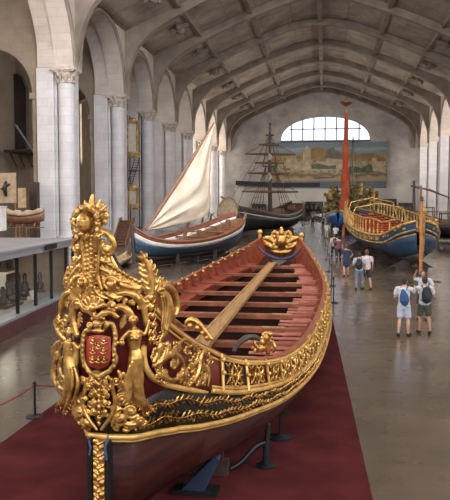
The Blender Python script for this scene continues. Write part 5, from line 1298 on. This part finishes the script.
# items standing on the museum floor behind the platform, left aisle
def board(x0, x1, y0, y1, Y, lab, mt, name='display_board', fig=None):
    a = at(x0, y0, Y); b = at(x1, y1, Y); t = thing(name, lab, 'board', ((a.x + b.x) / 2, Y, 0)); cx = (a.x + b.x) / 2; w_ = b.x - a.x
    m = MB(); m.box((cx, Y, (a.z + b.z) / 2), (w_, .12, a.z - b.z)); obj('panel', m, M[mt], t, smooth=False)
    m = MB()
    for sx in (-1, 1): m.box((cx + sx * w_ * .42, Y + .1, a.z / 2 - .1), (.1, .1, a.z - .2)); m.box((cx + sx * w_ * .42, Y, .05), (.12, .9, .1))
    obj('stand', m, M['wood'], t, smooth=False)
    if fig:
        m = MB(); c = Vector((cx, Y - .07, (a.z + b.z) / 2)); m.tube([c + Vector((0, -.02, -.6)), c + Vector((-.1, -.03, 0)), c + Vector((.05, -.02, .5))], [.12, .2, .1], 7); m.tube([c + Vector((-.4, -.02, -.1)), c + Vector((0, -.02, .1)), c + Vector((.35, -.02, .3))], .07, 6); obj('black_emblem', m, M['iron'], t)
    return t
board(-4, 16.5, 173, 203, 52, 'beige display board with black emblem behind the platform', 'canvas', fig=1)
board(18, 26, 188, 208, 55, 'low brown board between beige display board and dark cabinet', 'wood_lt')
a = at(29, 182, 56); b = at(37, 203, 56); t = thing('tall_cabinet', 'dark tall cabinet beside the nearest column', 'cabinet', ((a.x + b.x) / 2, 56, 0)); m = MB(); m.box(((a.x + b.x) / 2, 56.3, a.z / 2), (b.x - a.x, .6, a.z)); obj('body', m, M['wood_dk'], t, smooth=False); m = MB(); m.box(((a.x + b.x) / 2 - .1, 55.96, a.z / 2 + .4), ((b.x - a.x) * .42, .06, a.z - 1.4)); obj('door', m, M['wood_dk'], t, smooth=False)
# dark arched painting on the aisle wall, lamp brackets
PY0 = 72.0
q = [at(x, y, PY0) for x, y in ((7, 148), (7, 92), (9, 82), (13, 76), (18, 75), (23, 79), (27, 90), (27, 148))]
t = thing('arched_painting', 'tall dark arched painting hanging in the left aisle', 'painting', (q[0].x, PY0, q[0].z)); m = MB(); m.prism([(p.x, p.z) for p in q], PY0 - .1, PY0 + .1); obj('canvas', m, mat('dark_old_painting', (.05, .035, .028), .4, 0, .2, .5, 0, c2=(.015, .012, .012), detail=6), t, smooth=False)
m = MB(); m.tube([p + Vector((0, -.1, 0)) for p in q] + [q[0] + Vector((0, -.1, 0))], .16, 4); obj('frame', m, M['wood_dk'], t, smooth=False)
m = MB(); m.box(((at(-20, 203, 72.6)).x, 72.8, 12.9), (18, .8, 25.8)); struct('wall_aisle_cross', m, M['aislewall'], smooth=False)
p = at(1.5, 125, 71.9); t = thing('wall_lamp', 'small warm glowing wall lamp left of the arched painting', 'lamp', p); m = MB(); m.blob(p + Vector((0, -.25, 0)), (.28, .2, .7)); obj('lamp_glass', m, M['lampglow'], t); m = MB(); m.box(p + Vector((0, .1, -.8)), (.2, .6, .2)); obj('bracket', m, M['iron'], t, smooth=False)
l = bpy.data.lights.new('lamp', 'POINT'); l.energy = 500; l.color = (1, .65, .3); l.shadow_soft_size = .3; o = bpy.data.objects.new('wall_lamp_light', l); col.objects.link(o); o.location = p + Vector((0, -.9, 0))
a = at(5, 151, 68); b = at(37, 151, 68); t = thing('wall_shelf', 'dark shelf with carved fringe under the arched painting', 'shelf', a.lerp(b, .5)); m = MB(); m.box(a.lerp(b, .5) + Vector((0, 2, 0)), (b.x - a.x, 4.6, .25)); obj('board', m, M['wood_dk'], t, smooth=False)
for i in range(4): m = MB(); c = a.lerp(b, (i + .5) / 4); m.tube([c + Vector((0, .2, -.1)), c + Vector((0, 1.8, -1.5))], .08, 5); obj('bracket', m, M['wood_dk'], t)
m = MB(); m.tube([at(17, 127, 67.4), at(37, 157, 67.4)], .10, 8); m.tube([at(17, 127, 67.4), at(15, 124, 67.4)], [.14, .05], 8); tag(obj('metal_boom', m, M['grey_metal']), 'slanting pale metal pole leaning on the shelf before the arched painting', 'pole')
# second dark painting seen between first and second columns
q = [at(x, y, 93) for x, y in ((90, 140), (90, 104), (93, 97), (97, 96), (101, 103), (101, 140))]; t = thing('arched_painting', 'dark arched painting between the nearest two columns', 'painting', (q[0].x, 93, q[0].z)); m = MB(); m.prism([(p.x, p.z) for p in q], 92.9, 93.1); obj('canvas', m, bpy.data.materials['dark_old_painting'], t, smooth=False)
# gilded frames on a scaffold between second and third columns
for i, (x0, x1, y0, y1) in enumerate(((126.5, 138.5, 121, 154), (127.5, 138.5, 188, 206))):
    Y = 79; a = at(x0, y0, Y); b = at(x1, y1, Y); cx = (a.x + b.x) / 2; cz = (a.z + b.z) / 2; w_ = b.x - a.x; h = a.z - b.z
    t = thing('gilded_frame_panel', ['tall gilded frame with pale panel, upper of two between second and third columns', 'gilded frame with pale panel, lower of two between second and third columns'][i], 'framed panel', (cx, Y, b.z))
    m = MB(); m.box((cx, Y, cz), (w_ - .3, .1, h - .3)); obj('pale_panel', m, M['cream'], t, smooth=False)
    m = MB()
    for sx in (-1, 1): m.box((cx + sx * (w_ / 2 - .1), Y - .1, cz), (.24, .3, h))
    for sz in (-1, 1): m.box((cx, Y - .1, cz + sz * (h / 2 - .1)), (w_ + .2, .4, .28))
    m.blob((cx, Y - .1, cz + h / 2 + .1), (.5, .2, .3)); m.box((cx, Y - .2, cz - h / 2 - .3), (w_ + .3, .8, .2)); obj('gilded_frame', m, M['far_gold'], t, smooth=False)
xs = at(133, 170, 79.6).x; t = thing('scaffold_tower', 'dark steel tower with ladder carrying the gilded frames', 'scaffold', (xs, 80, 0)); m = MB(); zt_ = at(133, 115, 80).z
for sx in (-.7, .7):
    for sy in (-.5, .5): m.box((xs + sx, 80.3 + sy, zt_ / 2), (.1, .1, zt_))
for q_ in range(6): m.box((xs, 80.3, 1 + q_ * 2.2), (1.5, 1.1, .08))
obj('tower_frame', m, M['iron'], t, smooth=False)
m = MB(); a = at(137, 159, 79.2); b = at(129, 187, 79.2); sd_ = Vector((.28, 0, 0))
m.tube([a - sd_, b - sd_], .04, 5); m.tube([a + sd_, b + sd_], .04, 5)
for i in range(12): c = a.lerp(b, (i + .5) / 12); m.tube([c - sd_, c + sd_], .03, 4)
obj('ladder', m, M['iron'], t)
# wooden stair by the second column and pale dugout
p = atZ(119, 246, 0); t = thing('wooden_stair', 'brown wooden open stair leaning by the second column', 'stair', p); m = MB()
for sx in (-.6, .6): m.prism([(p.y, 0), (p.y + .5, 0), (p.y + 3.0, 2.2), (p.y + 3.0, 2.5), (p.y + 2.4, 2.5), (p.y, .3)], p.x + sx - .05, p.x + sx + .05, 'x')
obj('stringer', m, M['wood'], t, smooth=False)
m = MB()
for i in range(9): m.box(p + Vector((0, .2 + 2.5 * (i + .5) / 9, 2.35 * (i + .5) / 9)), (1.1, .30, .06)); m.box(p + Vector((0, .34 + 2.5 * (i + .5) / 9, 2.35 * (i + .2) / 9 - .05)), (1.1, .03, .22))
obj('treads', m, M['wood'], t, smooth=False)
A = atZ(106, 272, 0) + Vector((0, 0, .45)); B = atZ(130, 262, 0) + Vector((0, 0, .5)); t = thing('dugout_canoe', 'pale wooden dugout canoe on the floor left of the fishing boat', 'canoe', A.lerp(B, .5) - Vector((0, 0, .45)))
rows = []; rows2 = []; dd = (B - A).normalized(); nn = Vector((dd.y, -dd.x, 0))
for i in range(17):
    u = i / 16; c = A.lerp(B, u); b_ = .5 * math.sin(PI * min(.96, max(.05, u))) ** .5; lf = .3 * (2 * u - 1) ** 4
    rows.append([c + nn * (math.cos(PI * j / 8) * b_) + Vector((0, 0, lf - .42 * math.sin(PI * j / 8))) for j in range(9)])
m = MB(); m.grid(rows); obj('canoe_body', m, M['wood_lt'], t, solid=.06); m = MB()
for u in (.3, .7): c = A.lerp(B, u); m.box(Vector((c.x, c.y, .04)), (.9, .3, .08)); 
obj('chocks', m, M['wood'], t, smooth=False)
# ---- cannons and low displays at the right edge
def cannon(px, py, lab, rzz):
    p = atZ(px, py, 0); t = thing('bronze_cannon', lab, 'cannon', p, 'cannons along the right arcade'); d = Vector((math.cos(rzz), math.sin(rzz), 0))
    m = MB(); m.tube([p + Vector((0, 0, .75)) - d * .9, p + Vector((0, 0, .78)) - d * .5, p + Vector((0, 0, .85)) + d * 1.1, p + Vector((0, 0, .86)) + d * 1.2], [.2, .19, .12, .15], 12); m.blob(p + Vector((0, 0, .75)) - d * 1.1, .1); obj('barrel', m, M['green_old'], t)
    m = MB(); m.box(p + Vector((0, 0, .42)) - d * .2, (1.5, .5, .3), rz=rzz); obj('carriage', m, M['wood_dk'], t, smooth=False)
    for a_ in (-.6, .4):
        for sg in (-1, 1):
            c = p + d * a_ + Vector((-d.y, d.x, 0)) * sg * .32 + Vector((0, 0, .22)); n_ = Vector((-d.y, d.x, 0)); m = MB(); m.tube([c - n_ * .05, c + n_ * .05], .22, 16); obj('wheel', m, M['wood_dk'], t, smooth=False)
cannon(447, 252, 'small bronze cannon at the right edge, nearest of the row', 2.8)
cannon(444, 242, 'small bronze cannon at the right edge, second of the row', 2.8)
cannon(441, 236, 'small bronze cannon at the right edge, farthest of the row', 2.8)
for i, (x0, x1, y0, yb_, Y, lab) in enumerate(((440, 452, 213, 226, 78, 'dark low showcase beyond the cannons at the right edge'), (424, 434, 207, 222, 96, 'dark showcase beyond the spars at right'), (380, 392, 205, 222, 104, 'dark showcase left of the right arcade behind the galley'))):
    a = at(x0, y0, Y); b = at(x1, y0, Y); t = thing('floor_showcase', lab, 'showcase', ((a.x + b.x) / 2, Y, 0)); cx = (a.x + b.x) / 2; w_ = b.x - a.x
    m = MB(); m.box((cx, Y, .5), (w_, 1.4, 1)); m.box((cx, Y, a.z - .06), (w_, 1.4, .12)); 
    for sx in (-1, 1):
        for sy in (-1, 1): m.box((cx + sx * (w_ / 2 - .05), Y + sy * .65, a.z / 2), (.1, .1, a.z))
    obj('case', m, M['wood_dk'], t, smooth=False); m = MB(); m.box((cx, Y - .66, (a.z + 1) / 2), (w_ - .1, .03, a.z - 1)); obj('glass_front', m, M['glass'], t, smooth=False)
# ---- stanchions and rope along the carpet's right edge
pp = [atZ(*q, 0) for q in ((333.5, 303), (331.5, 286), (329, 272), (327, 260), (325.2, 250), (324, 242), (322.8, 235), (321.6, 229), (320.4, 224))]
ords = ['nearest', 'second', 'third', 'fourth', 'fifth', 'sixth', 'seventh', 'eighth', 'farthest']
for i, p in enumerate(pp): stanchion(p, 1.0, 'dark barrier post right of the barge, %s of the line from the camera' % ords[i], 'barrier posts right of the barge', r=.2)
m = MB()
for a, b in zip(pp, pp[1:]):
    m.tube([a.lerp(b, i / 8) + Vector((0, 0, .92 - .25 * math.sin(PI * i / 8))) for i in range(9)], .03, 5)
tag(obj('barrier_chain', m, M['rope_dk']), 'dark barrier rope strung along the posts right of the barge', 'rope')
# ================================================================== VISITORS
SK = mat('skin', (.48, .27, .18), .5, 0, .05, 6); SK2 = mat('tanned_skin', (.36, .19, .12), .5, 0, .05, 6)
CL = {}
for n_, c in dict(white_cotton=(.50, .50, .52), pale_grey=(.42, .44, .50), grey_tee=(.50, .50, .50), dark_shorts=(.035, .035, .035), olive_shorts=(.06, .06, .045), navy=(.02, .035, .07), blue_bag=(.03, .07, .16), black_bag=(.02, .02, .025),
                  pink_white=(.62, .50, .50), maroon=(.14, .04, .04), black_cloth=(.02, .02, .02), steel=(.16, .19, .24), hair_dark=(.03, .02, .015), hair_brown=(.09, .05, .03), sky_blue=(.10, .16, .28), beige_cloth=(.40, .34, .27)).items():
    CL[n_] = mat(n_, c, .85, 0, .08, 5)
def person(px, py, lab, heading=0., h=1.7, top='white_cotton', bottom='dark_shorts', legs='bare', arms=('down', 'down'), stance=.0, hair='hair_dark', bag=None, female=False, dress=False, skin=None, Y=None, head_turn=0., group=None, long_hair=False, tilt=0., strap=False):
    p = atZ(px, py, 0) if Y is None else Vector((at(px, py, Y).x, Y, 0))
    t = thing('person', lab, 'person', p, group); s = h / 1.7
    ch, sh_ = math.cos(heading), math.sin(heading)
    def X(r, f, z): return p + Vector((r * ch - f * sh_, r * sh_ + f * ch, z)) * 1.0 if False else p + Vector(((r * ch - f * sh_) * s, (r * sh_ + f * ch) * s, z * s))
    skn = skin or SK; far = p.y > 40; vx = .016 * s if not far else .028
    sw = .19 if female else .215; hw_ = .105
    b = MB()
    # legs
    lg = []
    for sg in (-1, 1):
        st_ = stance * sg
        hip = (sg * hw_ * .9, 0, .90); kn = (sg * (hw_ + .01), st_ * .22 + .03, .49); an = (sg * (hw_ + .015), st_ * .42 - .02 - (.05 if st_ < 0 else 0), .085 + (.04 if st_ < 0 else 0)); toe = (sg * (hw_ + .04), an[1] + .17, .03)
        lg.append((hip, kn, an, toe))
        b.tube([X(*hip), X(lerp(hip[0], kn[0], .5), lerp(hip[1], kn[1], .5) + .01, .70), X(*kn), X(lerp(kn[0], an[0], .35), lerp(kn[1], an[1], .35) - .025, .36), X(*an)], [.088 * s, .078 * s, .054 * s, .058 * s, .036 * s], 10)
        b.tube([X(an[0], an[1] - .05, an[2] - .035), X(an[0], an[1] + .05, .05), X(*toe)], [.035 * s, .042 * s, .030 * s], 8)
    # trunk
    b.tube([X(0, 0, .88), X(0, .0, .98), X(0, -.01, 1.10), X(0, 0, 1.25), X(0, 0, 1.38), X(0, 0, 1.44)], [.15 * s, .155 * s, .125 * s, .15 * s, .145 * s, .07 * s], 14, .68, up=Vector((-sh_, ch, 0)))
    b.tube([X(-sw + .03, 0, 1.385), X(0, 0, 1.42), X(sw - .03, 0, 1.385)], [.055 * s, .07 * s, .055 * s], 8)
    b.tube([X(0, 0, 1.40), X(0, .015, 1.53)], [.058 * s, .052 * s], 9)
    hc = X(0, .03, 1.595); rot = Matrix.Rotation(heading + head_turn, 3, 'Z')
    def HX(r, f, z): return hc + rot @ (Vector((r, f, z)) * s)
    b.blob(hc, (.078 * s, .096 * s, .112 * s), 14, 10, rot); b.blob(HX(0, .055, -.055), (.05 * s, .045 * s, .045 * s), 10, 7, rot)
    b.tube([HX(0, .085, .015), HX(0, .112, -.022)], [.010 * s, .016 * s], 7); b.tube([HX(-.022, .088, -.055), HX(.022, .088, -.055)], .009 * s, 6)
    for sg in (-1, 1): b.blob(HX(sg * .080, -.005, -.005), (.012 * s, .022 * s, .03 * s), 8, 6, rot)
    # arms
    AR = {'down': ((.03, -.02, 1.13), (.05, .05, .88)), 'bent': ((.05, -.05, 1.12), (-.03, .20, 1.13)), 'photo': ((.06, .10, 1.22), (-.06, .28, 1.44)), 'reach': ((.04, .18, 1.25), (-.02, .40, 1.33)),
          'hip': ((.14, -.06, 1.15), (.02, .03, 1.0)), 'cross': ((.02, .05, 1.14), (-.24, .22, 1.20)), 'swing': ((.03, .08, 1.13), (.03, .24, .95)), 'back': ((.03, -.12, 1.13), (.03, -.20, .90)), 'up': ((.10, .06, 1.42), (.02, .12, 1.62))}
    sl = []
    for sg, a_ in zip((-1, 1), arms):
        e, w_ = AR[a_]; S0 = (sg * sw, 0, 1.375); E0 = (sg * (sw + e[0]), e[1], e[2]); W0 = (sg * (sw + w_[0]), w_[1], w_[2]); sl.append((S0, E0))
        b.tube([X(*S0), X(lerp(S0[0], E0[0], .5), lerp(S0[1], E0[1], .5), lerp(S0[2], E0[2], .5)), X(*E0), X(lerp(E0[0], W0[0], .4), lerp(E0[1], W0[1], .4), lerp(E0[2], W0[2], .4)), X(*W0)], [.050 * s, .043 * s, .036 * s, .036 * s, .024 * s], 8)
        d = (Vector(X(*W0)) - Vector(X(*E0))).normalized(); pw = Vector(X(*W0)); side = d.cross(Vector((0, 0, 1)) if abs(d.z) < .9 else Vector((ch, sh_, 0))).normalized(); pn = side.cross(d)
        b.tube([pw, pw + d * .04 * s, pw + d * .085 * s], [.026 * s, .036 * s, .032 * s], 8, .6, up=pn)
        for k_, (o_, ln_) in enumerate(((-.027, .058), (-.009, .070), (.009, .066), (.027, .050))):
            q0 = pw + d * .08 * s + side * o_ * s; q1 = q0 + d * ln_ * .55 * s; b.tube([q0, q1, q1 + (d * .7 - pn * .6 * sg).normalized() * ln_ * .5 * s], [.0095 * s, .009 * s, .008 * s], 6)
        b.tube([pw + d * .03 * s - side * .03 * s * sg, pw + d * .06 * s - side * .055 * s * sg, pw + d * .085 * s - side * .06 * s * sg], [.012 * s, .011 * s, .009 * s], 6)
    obj('body', b, skn, t, remesh=vx * .8, fac=1)
    # hair
    m = MB(); m.blob(HX(0, -.018, .028), (.089 * s, .100 * s, .103 * s), 14, 9, rot); m.blob(HX(0, -.055, -.025), (.078 * s, .055 * s, .075 * s), 12, 8, rot)
    if long_hair: m.tube([HX(0, -.07, .0), HX(0, -.085, -.10), HX(0, -.08, -.22)], [.07 * s, .065 * s, .035 * s], 8)
    obj('hair', m, CL[hair], t, remesh=vx, fac=1)
    # shirt or dress
    m = MB(); z0 = .93 if not dress else .60
    if dress: m.tube([X(0, 0, .58), X(0, 0, .80), X(0, 0, .95), X(0, 0, 1.10), X(0, 0, 1.25), X(0, 0, 1.37), X(0, 0, 1.44)], [.19 * s, .185 * s, .175 * s, .145 * s, .165 * s, .155 * s, .085 * s], 16, .74, up=Vector((-sh_, ch, 0)))
    else: m.tube([X(0, 0, .88), X(0, 0, .98), X(0, -.01, 1.10), X(0, 0, 1.25), X(0, 0, 1.37), X(0, 0, 1.44)], [.178 * s, .175 * s, .158 * s, .172 * s, .165 * s, .085 * s], 16, .76, up=Vector((-sh_, ch, 0)))
    for S0, E0 in sl:
        m.tube([X(S0[0] * .55, 0, 1.40), X(*S0), X(*[lerp(S0[i], E0[i], .35) for i in range(3)]), X(*[lerp(S0[i], E0[i], .72) for i in range(3)])], [.06 * s, .068 * s, .062 * s, .060 * s], 10)
    obj('dress' if dress else 'shirt', m, CL[top], t, remesh=vx, fac=1)
    if not dress:
        m = MB(); long_ = legs != 'bare'
        m.tube([X(0, 0, .80), X(0, 0, .90), X(0, 0, .99)], [.15 * s, .168 * s, .160 * s], 14, .74, up=Vector((-sh_, ch, 0)))
        for hip, kn, an, toe in lg:
            if long_: m.tube([X(*hip), X(*kn), X(an[0], an[1], .12)], [.105 * s, .080 * s, .068 * s], 10)
            else: m.tube([X(*hip), X(*[lerp(hip[i], kn[i], .5) for i in range(3)]), X(*[lerp(hip[i], kn[i], .85) for i in range(3)])], [.105 * s, .100 * s, .098 * s], 10)
        obj('trousers' if long_ else 'shorts', m, CL[bottom], t, remesh=vx, fac=1)
    for hip, kn, an, toe in lg:
        m = MB(); m.tube([X(an[0], an[1] - .07, .045 + (an[2] - .085)), X(an[0], an[1] + .02, .05), X(toe[0], toe[1] + .02, .035)], [.042 * s, .048 * s, .038 * s], 8, .9); obj('shoe', m, CL['black_cloth'], t)
    if bag:
        m = MB()
        if bag[1] == 'back':
            m.tube([X(0, -.20, .98), X(0, -.22, 1.08), X(0, -.21, 1.25), X(0, -.19, 1.40)], [.12 * s, .155 * s, .155 * s, .10 * s], 12, .62, up=Vector((-sh_, ch, 0)))
            m.blob(X(0, -.30, 1.12), (.10 * s, .07 * s, .12 * s))
        else: m.tube([X(.06, -.17, .94), X(.06, -.20, 1.06), X(.04, -.20, 1.22), X(.0, -.18, 1.38)], [.09 * s, .145 * s, .12 * s, .04 * s], 12, .65, up=Vector((-sh_, ch, 0)))
        bg_ = obj('backpack', m, CL[bag[0]], t, remesh=vx, fac=1)
        for sg in ((-1, 1) if bag[1] == 'back' else (1,)):
            m = MB(); m.tube([X(sg * .09, -.15, 1.36), X(sg * .10, .0, 1.46), X(sg * .11, .13, 1.36), X(sg * .12, .13, 1.20), X(sg * .15, -.02, 1.04), X(sg * .10, -.16, 1.0)], .016 * s, 6); obj('strap', m, CL[bag[0]], bg_)
    return t
person(403.5, 336, 'person in white shirt and pale shorts with blue sling bag, photographing beside the orange post', -.35, 1.70, 'white_cotton', 'pale_grey', arms=('bent', 'reach'), bag=('blue_bag', 'sling'), skin=SK, hair='hair_dark', stance=.15)
person(424, 333.5, 'person in pale grey T-shirt and dark shorts with black backpack, seen from behind', .15, 1.68, 'grey_tee', 'olive_shorts', arms=('reach', 'bent'), bag=('black_bag', 'back'), skin=SK2, stance=-.25)
person(423.5, 270, 'person in white top half hidden behind the two visitors with bags', PI * .9, 1.64, 'white_cotton', 'dark_shorts', arms=('hip', 'up'), Y=23.6, hair='hair_dark', skin=SK2)
person(346, 276.5, 'person in knee length navy dress, walking away alone', .1, 1.68, 'navy', dress=True, arms=('down', 'hip'), stance=.3, hair='hair_brown', female=True)
person(359, 290, 'person in pale blue shirt and grey trousers with dark backpack, left of a pair', -.1, 1.68, 'pale_grey', 'steel', legs='long', arms=('bent', 'down'), bag=('black_bag', 'back'), stance=.3, hair='hair_dark')
person(366.5, 289.5, 'person in pinkish white shirt and dark shorts, right of a pair', .25, 1.76, 'pink_white', 'dark_shorts', arms=('cross', 'down'), stance=-.35, hair='hair_brown')
person(338.5, 262.5, 'person in maroon top and black trousers, walking between the white top and navy dress', .0, 1.70, 'maroon', 'black_cloth', legs='long', arms=('hip', 'down'), stance=.5, hair='hair_dark')
person(334, 259, 'person in dark brown top partly beside the walker in maroon', .2, 1.72, 'beige_cloth', 'black_cloth', legs='long', arms=('down', 'down'), stance=-.4, hair='hair_brown', bag=('black_bag', 'back'))
person(335.5, 243, 'person in white top and dark trousers by the far end of the barrier line', .0, 1.72, 'white_cotton', 'black_cloth', legs='long', arms=('down', 'bent'), stance=.3, hair='hair_dark')
person(326.5, 238.5, 'person in white clothes leaning at the barrier posts', .3, 1.68, 'white_cotton', 'beige_cloth', legs='long', arms=('bent', 'bent'), stance=.1, hair='hair_brown')
person(312.5, 226.5, 'dark dressed person walking alone near the end wall cabinets', PI, 1.75, 'black_cloth', 'black_cloth', legs='long', arms=('down', 'swing'), stance=.4, hair='hair_dark')
person(302.6, 226, 'person in blue shirt standing behind the barge\'s gilded crest', .2, 1.72, 'sky_blue', 'black_cloth', legs='long', arms=('down', 'down'), Y=70, hair='hair_dark')
person(323, 227.5, 'dark dressed person, left of two beyond the barrier posts', 2.8, 1.74, 'steel', 'black_cloth', legs='long', arms=('down', 'down'), stance=.2, hair='hair_dark')
person(328.5, 226.5, 'person in dark jacket, right of two beyond the barrier posts', 2.9, 1.70, 'black_cloth', 'navy', legs='long', arms=('bent', 'down'), stance=-.2, hair='hair_brown')
